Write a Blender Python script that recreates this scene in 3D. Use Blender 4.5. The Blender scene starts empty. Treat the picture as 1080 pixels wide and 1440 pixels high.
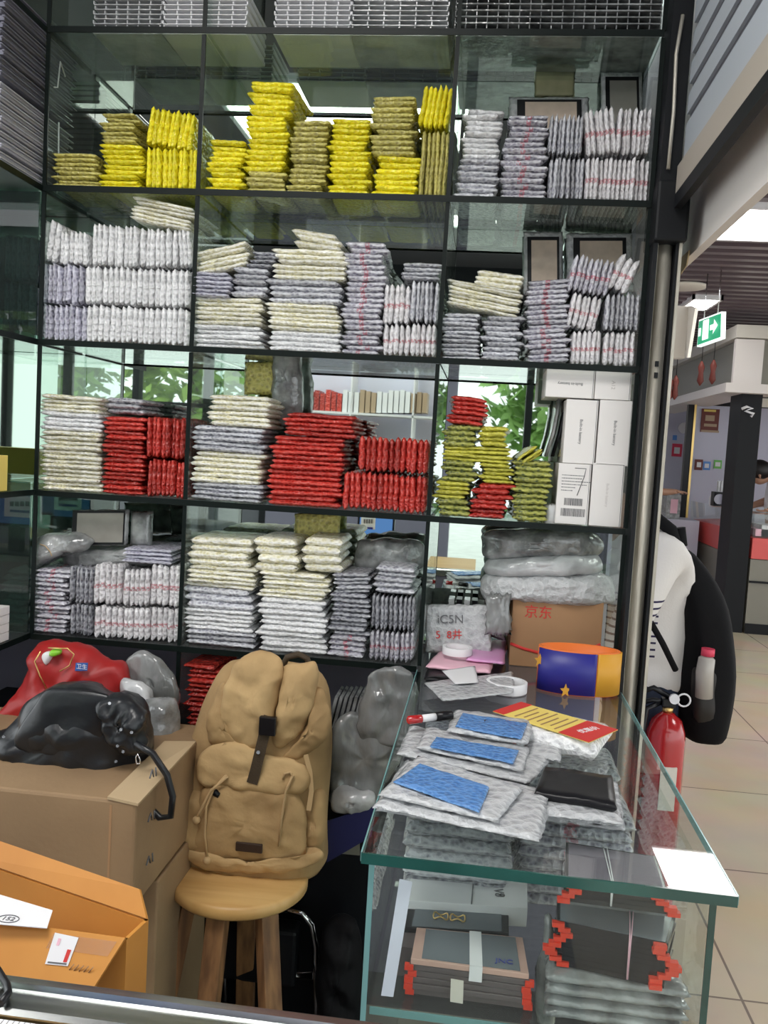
import bpy, bmesh, math, random
from mathutils import Vector, Matrix, noise
random.seed(7)
S = bpy.context.scene
COL = S.collection
PI = math.pi
# ---------------------------------------------------------------- camera
CAMH = 1.45
FPX = 1234.5
yaw, pit, rol = -.108185, -.073772, .057743
fw = Vector((math.sin(yaw)*math.cos(pit), math.cos(yaw)*math.cos(pit), math.sin(pit)))
r0 = Vector((math.cos(yaw), -math.sin(yaw), 0)); u0 = r0.cross(fw)
rt = r0*math.cos(rol) + u0*math.sin(rol); up = u0*math.cos(rol) - r0*math.sin(rol)
CAM = Vector((0, 0, CAMH))
cd = bpy.data.cameras.new('camera'); cam = bpy.data.objects.new('camera', cd); COL.objects.link(cam)
cd.sensor_width = 36; cd.lens = FPX/1440*36; cd.clip_start = .02; cd.clip_end = 200
cam.matrix_world = Matrix(((rt.x, up.x, -fw.x, 0), (rt.y, up.y, -fw.y, 0), (rt.z, up.z, -fw.z, CAMH), (0, 0, 0, 1)))
S.camera = cam
# ---------------------------------------------------------------- world, lights, exposure
w = bpy.data.worlds.new('world'); S.world = w; w.use_nodes = True
bg = w.node_tree.nodes['Background']; bg.inputs[0].default_value = (.93, .98, 1, 1); bg.inputs[1].default_value = 2.0
S.view_settings.view_transform = 'Standard'; S.view_settings.look = 'None'
S.view_settings.exposure = 0.2; S.view_settings.gamma = 1.0; S.view_settings.use_curve_mapping = False
S.cycles.use_denoising = True
S.cycles.max_bounces = 8; S.cycles.glossy_bounces = 4; S.cycles.transparent_max_bounces = 24; S.cycles.sample_clamp_indirect = 4
PANEL_SHOP = 13.0
PANEL_HALL = 11.0

# ---------------------------------------------------------------- helpers
def at(ax, v, px, py):
    d = fw + rt*(px-540)/FPX - up*(py-720)/FPX
    return CAM + d*((v-CAM[ax])/d[ax])
def mir(px, py, yy):
    p = at(1, yy, px, py); p.y = 2*MIRY - p.y; return p
MIRY = 2.305
SY = 2.05                                   # front of the rack
SZ = [2.395, 2.028, 1.662, 1.295, .936]     # tops of the glass shelves
SX = [-1.088, -.7075, -.1175, .334]

def tag(o, label=None, cat=None, group=None, kind=None):
    if label: o['label'] = label
    if cat: o['category'] = cat
    if group: o['group'] = group
    if kind: o['kind'] = kind
    return o
def empty(name, loc=(0, 0, 0), label=None, cat=None, group=None, kind=None, rz=0):
    o = bpy.data.objects.new(name, None); COL.objects.link(o); o.location = loc; o.rotation_euler.z = rz
    o.empty_display_size = .05
    return tag(o, label, cat, group, kind)
def mat_of(m):
    return m if isinstance(m, (list, tuple)) else [m]
def mk(name, bm, m, parent=None, smooth=False, sub=0, bevel=0, solid=0):
    me = bpy.data.meshes.new(name)
    bmesh.ops.recalc_face_normals(bm, faces=bm.faces[:])
    bm.to_mesh(me); bm.free()
    for x in mat_of(m): me.materials.append(x)
    if smooth:
        for p in me.polygons: p.use_smooth = True
    o = bpy.data.objects.new(name, me); COL.objects.link(o)
    if parent is not None:
        o.parent = parent
        pm = parent_world(parent)
        o.matrix_parent_inverse = pm.inverted()
    if solid:
        s = o.modifiers.new('solid', 'SOLIDIFY'); s.thickness = solid; s.offset = 0
    if bevel:
        b = o.modifiers.new('bevel', 'BEVEL'); b.width = bevel; b.segments = 2; b.limit_method = 'ANGLE'
    if sub:
        s = o.modifiers.new('sub', 'SUBSURF'); s.levels = sub; s.render_levels = sub
    return o
def parent_world(p):
    m = Matrix.Translation(p.location) @ p.rotation_euler.to_matrix().to_4x4()
    return (parent_world(p.parent) @ p.matrix_parent_inverse @ m) if p.parent else m
def box(bm, x0, x1, y0, y1, z0, z1, mi=0, M=None):
    vs = [bm.verts.new((x, y, z)) for x in (x0, x1) for y in (y0, y1) for z in (z0, z1)]
    if M is not None:
        for v in vs: v.co = M @ v.co
    for f in ((0, 1, 3, 2), (4, 6, 7, 5), (0, 4, 5, 1), (2, 3, 7, 6), (0, 2, 6, 4), (1, 5, 7, 3)):
        bm.faces.new([vs[i] for i in f]).material_index = mi
def B(*a, **k):
    bm = bmesh.new(); box(bm, *a, **k); return bm
def frame_of(d):
    d = d.normalized(); a = Vector((0, 0, 1)) if abs(d.z) < .9 else Vector((1, 0, 0))
    s = d.cross(a).normalized(); return s, s.cross(d).normalized()
def tube(bm, pts, r, n=8, mi=0, cap=True, closed=False):
    pts = [Vector(p) for p in pts]; rs = r if isinstance(r, (list, tuple)) else [r]*len(pts)
    rings = []; N = len(pts); s = None
    for i, p in enumerate(pts):
        a = pts[i-1] if (i or closed) else p; b = pts[(i+1) % N] if (i < N-1 or closed) else p
        d = (b-a).normalized()
        if s is None: s, t = frame_of(d)
        else:
            s = (s - d*s.dot(d)).normalized(); t = s.cross(d)
        rings.append([bm.verts.new(p + (s*math.cos(2*PI*k/n)+t*math.sin(2*PI*k/n))*rs[i]) for k in range(n)])
    for i in range(N if closed else N-1):
        A = rings[i]; C = rings[(i+1) % N]
        for k in range(n):
            f = bm.faces.new((A[k], A[(k+1) % n], C[(k+1) % n], C[k])); f.material_index = mi; f.smooth = True
    if cap and not closed:
        for rr in (rings[0], rings[-1]): bm.faces.new(rr).material_index = mi
def T(*a, **k):
    bm = bmesh.new(); tube(bm, *a, **k); return bm
def loft(bm, rings, mi=0, cap=True):
    R = [[bm.verts.new(p) for p in r] for r in rings]
    for A, C in zip(R, R[1:]):
        n = len(A)
        for k in range(n):
            f = bm.faces.new((A[k], A[(k+1) % n], C[(k+1) % n], C[k])); f.material_index = mi; f.smooth = True
    if cap:
        bm.faces.new(R[0]).material_index = mi; bm.faces.new(R[-1]).material_index = mi
def lathe(bm, prof, c=(0, 0, 0), n=28, mi=0, cap=True):
    loft(bm, [[(c[0]+r*math.cos(2*PI*k/n), c[1]+r*math.sin(2*PI*k/n), c[2]+z) for k in range(n)] for r, z in prof], mi, cap)
def nz(p, s=1.0):
    return noise.noise(Vector(p)*s)
def crumple(bm, amp, fr, seed=0):
    bm.normal_update(); o = Vector((seed*1.7, seed*.6, 0))
    for v in bm.verts:
        p = v.co+o; a = 1-2.6*abs(noise.noise(p*fr)); b = 1-2.6*abs(noise.noise(p*fr*2.3+Vector((5, 5, 5))))
        v.co += v.normal*amp*(a*.65+b*.35)
def pillow(pts, front, back, wob=0.0, steps=(1, .97, .92, .85, .77, .68, .58, .48, .38, .28, .18, .08), seed=0, dirv=Vector((0, -1, 0)), cr=0, cf=16):
    """closed soft body: 3D outline, swollen by front / back metres along +-dirv"""
    bm = bmesh.new(); pts = [Vector(p) for p in pts]; c = sum(pts, Vector())/len(pts); dirv = Vector(dirv).normalized()
    def ring(s, side, d):
        out = []
        for p in pts:
            q = c + (p-c)*s; h = d*math.sqrt(max(0, 1-s**3)) if s < 1 else 0
            q2 = q + dirv*side*(h + wob*nz(q+Vector((seed, side, 0)), 22)*(1 if s < 1 else .3))
            out.append(q2)
        return out
    seq = [ring(s, 1, front) for s in reversed(steps)] + [ring(s, -1, back) for s in steps[1:]]
    loft(bm, seq)
    if cr: crumple(bm, cr, cf, seed)
    return bm
def smoothpts(pts, n=4):
    pts = [Vector(p) for p in pts]; out = []; N = len(pts)
    for i in range(N):
        p0, p1, p2, p3 = pts[i-1], pts[i], pts[(i+1) % N], pts[(i+2) % N]
        for k in range(n):
            t = k/n
            out.append(.5*((2*p1)+(-p0+p2)*t+(2*p0-5*p1+4*p2-p3)*t*t+(-p0+3*p1-3*p2+p3)*t**3))
    return out
def pxo(pts, Y):
    return [at(1, Y, x, y) for x, y in pts]
def quadpack(c, t, nu=16, nv=10, rim=.012, wob=.0015, jag=.0015, seed=0, bm=None, mi=0):
    """soft flat packet on the quad c00,c10,c11,c01 with UVs"""
    own = bm is None
    if own: bm = bmesh.new()
    uvl = bm.loops.layers.uv.verify()
    a, b, d, e = [Vector(q) for q in c]
    N = (b-a).cross(e-a).normalized(); L = (b-a).length; W = (e-a).length
    rnd = random.Random(seed); us = [i/nu for i in range(nu+1)]; vs_ = [j/nv for j in range(nv+1)]
    def warp(x, l):
        r = min(.3, rim/l*1.0)
        return r*(x*len(us))/1.0 if False else x
    us = [0, rim/L*.5] + [rim/L+(1-2*rim/L)*i/(nu-4) for i in range(nu-3)] + [1-rim/L*.5, 1]
    vs_ = [0, rim/W*.5] + [rim/W+(1-2*rim/W)*i/(nv-4) for i in range(nv-3)] + [1-rim/W*.5, 1]
    G = {}
    for side in (1, -1):
        for i, u in enumerate(us):
            for j, v in enumerate(vs_):
                edge = i in (0, len(us)-1) or j in (0, len(vs_)-1)
                if side == -1 and edge: G[side, i, j] = G[1, i, j]; continue
                p = a*(1-u)*(1-v)+b*u*(1-v)+d*u*v+e*(1-u)*v
                dist = min(u*L, (1-u)*L, v*W, (1-v)*W)/rim
                h = t/2*min(1, dist)**.6
                q = p + N*(side*h + wob*nz((p.x*1+seed*.37, p.y, p.z), 28)*1.6 + (wob*.9*side*nz((p.x, p.y, p.z+side+seed), 90)))
                if edge:
                    cc = (p-(a+d)/2).normalized(); q = p + cc*rnd.uniform(-jag, jag) + N*rnd.uniform(-jag, jag)*.7
                G[side, i, j] = (bm.verts.new(q), u, v)
    for side in (1, -1):
        for i in range(len(us)-1):
            for j in range(len(vs_)-1):
                q = [G[side, i, j], G[side, i+1, j], G[side, i+1, j+1], G[side, i, j+1]]
                if side < 0: q.reverse()
                f = bm.faces.new([x[0] for x in q]); f.smooth = True; f.material_index = mi
                for l, x in zip(f.loops, q): l[uvl].uv = (x[1], x[2])
    return bm

# ---------------------------------------------------------------- materials
def mat(name, col, rough=.5, metal=0, spec=.5, emit=None, es=1, noise_s=0, noise_c=None, noise_f=.5, bump=0, bump_s=200, coat=0, stretch=None):
    m = bpy.data.materials.new(name); m.use_nodes = True; nt = m.node_tree; b = nt.nodes['Principled BSDF']
    b.inputs['Base Color'].default_value = (*col, 1); b.inputs['Roughness'].default_value = rough
    b.inputs['Metallic'].default_value = metal; b.inputs['Specular IOR Level'].default_value = spec
    b.inputs['Coat Weight'].default_value = coat
    if emit: b.inputs['Emission Color'].default_value = (*emit, 1); b.inputs['Emission Strength'].default_value = es
    tc = nt.nodes.new('ShaderNodeTexCoord'); src = tc.outputs['Object']
    if stretch:
        mp = nt.nodes.new('ShaderNodeMapping'); mp.inputs['Scale'].default_value = stretch; nt.links.new(src, mp.inputs[0]); src = mp.outputs[0]
    if noise_s:
        n = nt.nodes.new('ShaderNodeTexNoise'); n.inputs['Scale'].default_value = noise_s; n.inputs['Detail'].default_value = 5
        nt.links.new(src, n.inputs['Vector'])
        r = nt.nodes.new('ShaderNodeValToRGB'); r.color_ramp.elements[0].position = .35; r.color_ramp.elements[1].position = .68
        c2 = noise_c or tuple(x*noise_f for x in col)
        r.color_ramp.elements[0].color = (*c2, 1); r.color_ramp.elements[1].color = (*col, 1)
        nt.links.new(n.outputs['Fac'], r.inputs[0]); nt.links.new(r.outputs[0], b.inputs['Base Color'])
    if bump:
        n2 = nt.nodes.new('ShaderNodeTexNoise'); n2.inputs['Scale'].default_value = bump_s; n2.inputs['Detail'].default_value = 3
        nt.links.new(src, n2.inputs['Vector'])
        bp = nt.nodes.new('ShaderNodeBump'); bp.inputs['Strength'].default_value = bump; bp.inputs['Distance'].default_value = .004
        nt.links.new(n2.outputs['Fac'], bp.inputs['Height']); nt.links.new(bp.outputs[0], b.inputs['Normal'])
    return m
def bubble(name, film, content, redprint=False, rough=.17, border=.014, scale=95, var=.25):
    m = bpy.data.materials.new(name); m.use_nodes = True; nt = m.node_tree; N = nt.nodes; L = nt.links; b = N['Principled BSDF']
    tc = N.new('ShaderNodeTexCoord'); uv = N.new('ShaderNodeSeparateXYZ'); L.new(tc.outputs['UV'], uv.inputs[0])
    def math_(op, a, c=None):
        x = N.new('ShaderNodeMath'); x.operation = op
        for i, q in enumerate((a, c)):
            if q is None: continue
            if isinstance(q, (int, float)): x.inputs[i].default_value = q
            else: L.new(q, x.inputs[i])
        return x.outputs[0]
    eu = math_('ABSOLUTE', math_('SUBTRACT', uv.outputs[0], .5)); ev = math_('ABSOLUTE', math_('SUBTRACT', uv.outputs[1], .5))
    mx = math_('MAXIMUM', eu, ev)
    vor = N.new('ShaderNodeTexVoronoi'); vor.inputs['Scale'].default_value = scale; L.new(tc.outputs['Object'], vor.inputs['Vector'])
    noi = N.new('ShaderNodeTexNoise'); noi.inputs['Scale'].default_value = 30; noi.inputs['Detail'].default_value = 4; L.new(tc.outputs['Object'], noi.inputs['Vector'])
    cf = N.new('ShaderNodeMapRange'); cf.inputs['From Min'].default_value = .5; cf.inputs['From Max'].default_value = .5-border
    L.new(math_('ADD', mx, math_('MULTIPLY', math_('SUBTRACT', noi.outputs['Fac'], .5), .05)), cf.inputs['Value'])
    mix = N.new('ShaderNodeMix'); mix.data_type = 'RGBA'
    L.new(cf.outputs[0], mix.inputs[0]); mix.inputs[6].default_value = (*film, 1); mix.inputs[7].default_value = (*content, 1)
    # bubbles of film lie over the content
    vr = N.new('ShaderNodeMapRange'); vr.inputs['From Min'].default_value = .15; vr.inputs['From Max'].default_value = .6
    L.new(vor.outputs['Distance'], vr.inputs['Value'])
    mix2 = N.new('ShaderNodeMix'); mix2.data_type = 'RGBA'
    L.new(math_('MULTIPLY', vr.outputs[0], .62), mix2.inputs[0]); L.new(mix.outputs[2], mix2.inputs[6]); mix2.inputs[7].default_value = (*[min(1, c*1.15+.03) for c in film], 1)
    out = mix2.outputs[2]
    oi = N.new('ShaderNodeObjectInfo'); hv = N.new('ShaderNodeHueSaturation')
    rr = N.new('ShaderNodeMapRange'); rr.inputs['To Min'].default_value = 1-var; rr.inputs['To Max'].default_value = 1+var*.4
    L.new(oi.outputs['Random'], rr.inputs['Value']); L.new(rr.outputs[0], hv.inputs['Value']); L.new(out, hv.inputs['Color']); out = hv.outputs[0]
    if redprint:
        n3 = N.new('ShaderNodeTexNoise'); n3.inputs['Scale'].default_value = 150; L.new(tc.outputs['Object'], n3.inputs['Vector'])
        band = math_('MULTIPLY', math_('LESS_THAN', math_('ABSOLUTE', math_('SUBTRACT', uv.outputs[0], .46)), .055), math_('GREATER_THAN', n3.outputs['Fac'], .45))
        mix3 = N.new('ShaderNodeMix'); mix3.data_type = 'RGBA'; L.new(math_('MULTIPLY', band, .5), mix3.inputs[0]); L.new(out, mix3.inputs[6]); mix3.inputs[7].default_value = (.62, .05, .09, 1)
        out = mix3.outputs[2]
    L.new(out, b.inputs['Base Color']); b.inputs['Roughness'].default_value = rough; b.inputs['Specular IOR Level'].default_value = .6
    bp = N.new('ShaderNodeBump'); bp.inputs['Strength'].default_value = .8; bp.inputs['Distance'].default_value = .006
    nf = N.new('ShaderNodeTexNoise'); nf.inputs['Scale'].default_value = 260; nf.inputs['Detail'].default_value = 2; L.new(tc.outputs['Object'], nf.inputs['Vector'])
    L.new(math_('ADD', vor.outputs['Distance'], math_('MULTIPLY', nf.outputs['Fac'], .45)), bp.inputs['Height']); L.new(bp.outputs[0], b.inputs['Normal'])
    return m
def glassy(name, tint=(.9, .96, .93), fres=1.45, rough=.0, gl=(1, 1, 1), dirt=0, dirtc=(.5, .52, .5)):
    m = bpy.data.materials.new(name); m.use_nodes = True; nt = m.node_tree; N = nt.nodes; L = nt.links; N.clear()
    o = N.new('ShaderNodeOutputMaterial'); mx = N.new('ShaderNodeMixShader'); t = N.new('ShaderNodeBsdfTransparent'); g = N.new('ShaderNodeBsdfGlossy')
    f = N.new('ShaderNodeFresnel'); f.inputs[0].default_value = fres; g.inputs['Roughness'].default_value = rough; g.inputs[0].default_value = (*gl, 1)
    t.inputs[0].default_value = (*tint, 1); 
    ge = N.new('ShaderNodeNewGeometry'); iv = N.new('ShaderNodeMath'); iv.operation = 'SUBTRACT'; iv.inputs[0].default_value = 1; L.new(ge.outputs['Backfacing'], iv.inputs[1])
    fm = N.new('ShaderNodeMath'); fm.operation = 'MULTIPLY'; L.new(f.outputs[0], fm.inputs[0]); L.new(iv.outputs[0], fm.inputs[1])
    L.new(fm.outputs[0], mx.inputs[0]); L.new(t.outputs[0], mx.inputs[1]); L.new(g.outputs[0], mx.inputs[2])
    if dirt:
        d = N.new('ShaderNodeBsdfDiffuse'); d.inputs[0].default_value = (*dirtc, 1); m2 = N.new('ShaderNodeMixShader')
        tc = N.new('ShaderNodeTexCoord'); n = N.new('ShaderNodeTexNoise'); n.inputs['Scale'].default_value = 6; n.inputs['Detail'].default_value = 6; L.new(tc.outputs['Object'], n.inputs['Vector'])
        mu = N.new('ShaderNodeMath'); mu.operation = 'MULTIPLY'; mu.inputs[1].default_value = dirt*2; L.new(n.outputs['Fac'], mu.inputs[0])
        L.new(mu.outputs[0], m2.inputs[0]); L.new(mx.outputs[0], m2.inputs[1]); L.new(d.outputs[0], m2.inputs[2]); L.new(m2.outputs[0], o.inputs[0])
    else: L.new(mx.outputs[0], o.inputs[0])
    return m
def emis(name, col, s):
    m = bpy.data.materials.new(name); m.use_nodes = True; nt = m.node_tree; nt.nodes.clear()
    e = nt.nodes.new('ShaderNodeEmission'); e.inputs[0].default_value = (*col, 1); e.inputs[1].default_value = s
    o = nt.nodes.new('ShaderNodeOutputMaterial'); nt.links.new(e.outputs[0], o.inputs[0]); return m
def mirror_mat():
    m = bpy.data.materials.new('mirror'); m.use_nodes = True; nt = m.node_tree; N = nt.nodes; L = nt.links; b = N['Principled BSDF']
    b.inputs['Metallic'].default_value = 1; b.inputs['Roughness'].default_value = .015; b.inputs['Base Color'].default_value = (.60, .68, .62, 1)
    return m
M = {}
M['mirror'] = mirror_mat()
M['glass'] = glassy('shelf_glass', (.88, .93, .90), dirt=.05)
M['clearglass'] = glassy('case_glass', (.96, .985, .97), dirt=.02)
M['topglass'] = glassy('counter_glass', (.94, .97, .955), fres=1.5, dirt=.02)
M['edge'] = mat('dark_edge', (.004, .008, .007), .4, spec=.2)
M['gedge'] = mat('green_glass_edge', (.02, .10, .085), .12, spec=.8, noise_s=6, noise_c=(.01, .05, .042))
M['tealedge'] = mat('teal_glass_edge', (.18, .36, .36), .15)
M['black'] = mat('black_paint', (.006, .007, .009), .5, spec=.25)
M['blackp'] = mat('black_plastic', (.008, .008, .010), .3, spec=.3)
M['alu'] = mat('worn_aluminium', (.60, .57, .50), .5, .55, noise_s=9, noise_c=(.36, .33, .27), stretch=(6, 6, .6), bump=.2, bump_s=60)
M['alu2'] = mat('rail_aluminium', (.62, .64, .64), .25, 1, noise_s=7, noise_c=(.30, .32, .31), stretch=(.6, 6, 6))
M['chrome'] = mat('chrome', (.7, .7, .72), .12, 1)
M['card'] = mat('cardboard', (.33, .215, .115), .7, noise_s=5, noise_c=(.26, .165, .088), bump=.15, bump_s=90)
M['card2'] = mat('shipping_cardboard', (.42, .24, .12), .75, noise_s=5, noise_c=(.36, .20, .10))
M['cardin'] = mat('cardboard_edge', (.50, .37, .22), .85)
M['orange'] = mat('orange_carton', (.62, .27, .05), .55, noise_s=6, noise_c=(.52, .21, .035))
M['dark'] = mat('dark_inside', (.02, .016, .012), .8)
M['white'] = mat('white_paper', (.82, .82, .84), .6)
M['whitebox'] = mat('white_carton', (.80, .77, .75), .45)
M['ink'] = mat('grey_print', (.13, .13, .14), .6)
M['redink'] = mat('red_print', (.62, .035, .03), .6)
M['pink'] = mat('pink_bag', (.85, .50, .60), .35, bump=.25, bump_s=25)
M['violet'] = mat('mauve_bag', (.72, .34, .62), .3, bump=.3, bump_s=25)
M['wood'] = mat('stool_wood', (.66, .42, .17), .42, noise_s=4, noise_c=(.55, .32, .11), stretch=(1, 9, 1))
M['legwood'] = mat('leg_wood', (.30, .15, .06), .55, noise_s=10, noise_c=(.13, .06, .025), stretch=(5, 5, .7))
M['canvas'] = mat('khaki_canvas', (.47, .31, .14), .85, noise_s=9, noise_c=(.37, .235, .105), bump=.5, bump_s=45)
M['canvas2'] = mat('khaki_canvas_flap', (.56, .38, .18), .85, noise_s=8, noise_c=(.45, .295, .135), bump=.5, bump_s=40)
M['leather'] = mat('brown_leather', (.035, .018, .012), .5)
M['strap'] = mat('olive_webbing', (.055, .036, .018), .75, bump=.4, bump_s=300)
M['cord'] = mat('tan_cord', (.50, .34, .17), .8)
M['blackleather'] = mat('black_leather', (.013, .015, .018), .33, bump=.6, bump_s=22)
M['blacknylon'] = mat('black_nylon', (.004, .004, .005), .8, spec=.2, bump=.4, bump_s=30)
M['redbag'] = mat('red_bag', (.36, .013, .013), .45, bump=.3, bump_s=16)
M['yell'] = mat('yellow_paper', (.85, .66, .16), .5)
M['slate'] = mat('purple_grey_wall', (.20, .185, .25), .6)
M['shopfloor'] = mat('dark_shop_floor', (.05, .045, .045), .5, noise_s=3)
def tiles(name, c1, c2, gap, sx, sy):
    m = bpy.data.materials.new(name); m.use_nodes = True; nt = m.node_tree; N = nt.nodes; L = nt.links; b = N['Principled BSDF']
    tc = N.new('ShaderNodeTexCoord'); br = N.new('ShaderNodeTexBrick'); br.offset = 0; br.inputs['Scale'].default_value = 1
    br.inputs['Brick Width'].default_value = sx; br.inputs['Row Height'].default_value = sy; br.inputs['Mortar Size'].default_value = .004
    br.inputs['Color1'].default_value = (*c1, 1); br.inputs['Color2'].default_value = (*c2, 1); br.inputs['Mortar'].default_value = (*gap, 1)
    L.new(tc.outputs['Object'], br.inputs['Vector']); 
    n = N.new('ShaderNodeTexNoise'); n.inputs['Scale'].default_value = 2.5; n.inputs['Detail'].default_value = 5; L.new(tc.outputs['Object'], n.inputs['Vector'])
    mx = N.new('ShaderNodeMix'); mx.data_type = 'RGBA'; mx.blend_type = 'MULTIPLY'; mx.inputs[0].default_value = .35
    L.new(br.outputs['Color'], mx.inputs[6]); L.new(n.outputs['Color'], mx.inputs[7]); L.new(mx.outputs[2], b.inputs['Base Color'])
    b.inputs['Roughness'].default_value = .22
    return m
M['tile'] = tiles('beige_floor_tile', (.68, .57, .42), (.64, .53, .39), (.25, .2, .16), .8, .8)
M['slat'] = mat('ceiling_slat', (.16, .12, .13), .3)
M['ceil'] = mat('dark_ceiling', (.05, .045, .05), .7)
M['fascia'] = mat('white_fascia', (.80, .75, .71), .5)
M['cream'] = mat('cream_panel', (.72, .68, .60), .5)
M['wallw'] = mat('pale_wall', (.62, .62, .74), .6)
M['greyc'] = mat('grey_cabinet', (.22, .21, .17), .35)
M['coral'] = mat('coral_panel', (.70, .10, .09), .35)
M['shut'] = mat('shutter_slat', (.40, .43, .47), .4)
M['shutd'] = mat('shutter_joint', (.11, .11, .13), .5)
M['beige'] = mat('shutter_bar', (.38, .335, .285), .45)
M['green'] = mat('exit_green', (.0, .22, .10), .4, emit=(.0, .30, .14), es=.8)
M['signw'] = mat('exit_white', (.9, .95, .92), .4, emit=(.9, 1, .95), es=.8)
M['extred'] = mat('extinguisher_red', (.42, .012, .015), .22, coat=.6)
M['brass'] = mat('brass', (.75, .52, .20), .3, 1)
M['panel_shop'] = emis('shop_light_panel', (1, .98, .95), PANEL_SHOP)
M['panel_hall'] = emis('hall_light_panel', (1, .99, .97), PANEL_HALL)
M['skin'] = mat('skin', (.48, .27, .18), .55)
M['hair'] = mat('black_hair', (.012, .01, .01), .5)
M['denim'] = mat('dark_denim', (.012, .02, .045), .8)
M['blue'] = mat('blue_screen_film', (.06, .19, .48), .3)
M['navy'] = mat('navy_cover', (.02, .02, .22), .4)
M['bluecard'] = mat('dark_blue_card', (.01, .012, .07), .5)
M['orng'] = mat('orange_strap', (.85, .20, .035), .5)
M['amber'] = mat('amber_strap', (.62, .30, .02), .5)
M['redtab'] = mat('red_tab', (.75, .05, .02), .3)
M['rose'] = mat('rose_frame', (.72, .46, .38), .35, .2)
M['lcd'] = mat('grey_lcd', (.17, .19, .21), .14)
M['lcdk'] = mat('black_lcd', (.012, .012, .016), .1)
M['mauvegrey'] = mat('screen_edge', (.13, .105, .105), .35)
M['bubsheet'] = bubble('bubble_sheet', (.50, .51, .52), (.40, .41, .43), border=.1, scale=70, var=.05)
K = {
 'yellow': ('yellow bubble', bubble('yellow_bubble', (.95, .80, .02), (.85, .68, .01), var=.2)),
 'olive': ('dull yellow bubble', bubble('olive_bubble', (.62, .56, .14), (.40, .35, .12), var=.25)),
 'white': ('white bubble', bubble('white_bubble', (.84, .85, .86), (.66, .66, .68), var=.12)),
 'lilac': ('lilac grey bubble', bubble('lilac_bubble', (.60, .60, .68), (.30, .29, .38), var=.25)),
 'grey': ('clear bubble', bubble('grey_bubble', (.66, .67, .70), (.27, .27, .32), var=.35)),
 'dark': ('dark grey bubble', bubble('dark_bubble', (.42, .43, .46), (.10, .10, .13), var=.3)),
 'cream': ('cream bubble', bubble('cream_bubble', (.84, .83, .78), (.70, .65, .38), var=.2)),
 'wred': ('red-printed white', bubble('white_red_bubble', (.80, .79, .80), (.60, .58, .60), True, var=.12)),
 'gred': ('red-printed grey', bubble('grey_red_bubble', (.66, .66, .70), (.26, .24, .31), True, var=.25)),
 'red': ('red bubble', bubble('red_bubble', (.55, .038, .022), (.34, .013, .010), var=.35)),
 'dgreen': ('dark green bubble', bubble('dark_green_bubble', (.46, .46, .08), (.09, .12, .06), var=.2)),
 'lime': ('yellow-green bubble', bubble('lime_bubble', (.62, .58, .06), (.42, .40, .06), var=.2)),
}
# ================================================================ SETTING
def struct(name, bm, m, **k):
    o = mk(name, bm, m, **k); o['kind'] = 'structure'; return o
struct('floor_hall', B(.36, 9, -1.0, 16, -.05, 0), M['tile'])
struct('floor_shop', B(-3.2, .36, -3.0, 2.4, -.05, 0), M['shopfloor'])
M['paving'] = mat('pale_paving', (.72, .73, .70), .7, noise_s=4, noise_c=(.6, .6, .58))
struct('floor_outside', B(-12, 12, -14, -3.0, -.1, -.02), M['paving'])
struct('floor_entrance', B(.36, 9, -3.0, -1.0, -.05, 0), M['paving'])
# shop ceiling and hall slat ceiling
struct('ceiling_shop', B(-3.2, .34, -3.0, 2.40, 3.0, 3.08), M['ceil'])
bm = bmesh.new(); box(bm, .66, 9, -1, 16, 2.92, 2.98, 0)
y = -.6
while y < 15.5:
    box(bm, .66, 9, y, y+.07, 2.80, 2.90, 1); y += .17
struct('ceiling_hall', bm, [M['ceil'], M['slat']])
struct('wall_back', B(-1.6, .335, 2.325, 2.40, 0, 3.0), M['slate'])
struct('wall_hall', B(.30, .36, 2.41, 16, 0, 2.79), M['wallw'])
struct('wall_left', B(-1.47, -1.385, 1.91, 2.32, 0, 3.0), M['slate'])

# light panels
def panel(cx, cy, sx, sy, z, label, m, group):
    e = empty('ceiling_light', (cx, cy, z), label, 'ceiling light', group)
    mk('diffuser', B(cx-sx/2+.02, cx+sx/2-.02, cy-sy/2+.02, cy+sy/2-.02, z-.012, z-.004), m, e)
    bm = bmesh.new()
    box(bm, cx-sx/2, cx+sx/2, cy-sy/2, cy-sy/2+.02, z-.02, z+.02); box(bm, cx-sx/2, cx+sx/2, cy+sy/2-.02, cy+sy/2, z-.02, z+.02)
    box(bm, cx-sx/2, cx-sx/2+.02, cy-sy/2, cy+sy/2, z-.02, z+.02); box(bm, cx+sx/2-.02, cx+sx/2, cy-sy/2, cy+sy/2, z-.02, z+.02)
    mk('frame', bm, M['white'], e)
    return e
panel(1.75, 5.10, 1.16, .68, 2.79, 'large bright ceiling panel above the walkway, nearest the white fascia', M['panel_hall'], 'hall ceiling lights')
panel(1.70, 7.62, .24, .54, 2.79, 'smaller bright ceiling panel just behind the green exit sign', M['panel_hall'], 'hall ceiling lights')
panel(2.6, 2.0, .9, .9, 2.79, 'added fill-light panel over the walkway beside the glass counter, out of sight', M['panel_hall'], 'hall ceiling lights')  # off-frame panel added to brighten the hall
panel(4.2, 7.0, .9, .9, 2.79, 'added fill-light panel over the corner stall, out of sight', M['panel_hall'], 'hall ceiling lights')  # unseen panel, extra fill added for the hall
panel(-.72, .42, 1.15, .86, 2.985, 'white panel light on the dark shop ceiling, seen in the rack mirror', M['panel_shop'], 'shop ceiling lights')
panel(.05, -1.35, .5, .35, 2.985, 'small panel light further back on the shop ceiling, seen mirrored', M['panel_shop'], 'shop ceiling lights')
panel(-1.9, -1.1, .6, .6, 2.985, 'square panel light at the window end of the shop ceiling', M['panel_shop'], 'shop ceiling lights')
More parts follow.
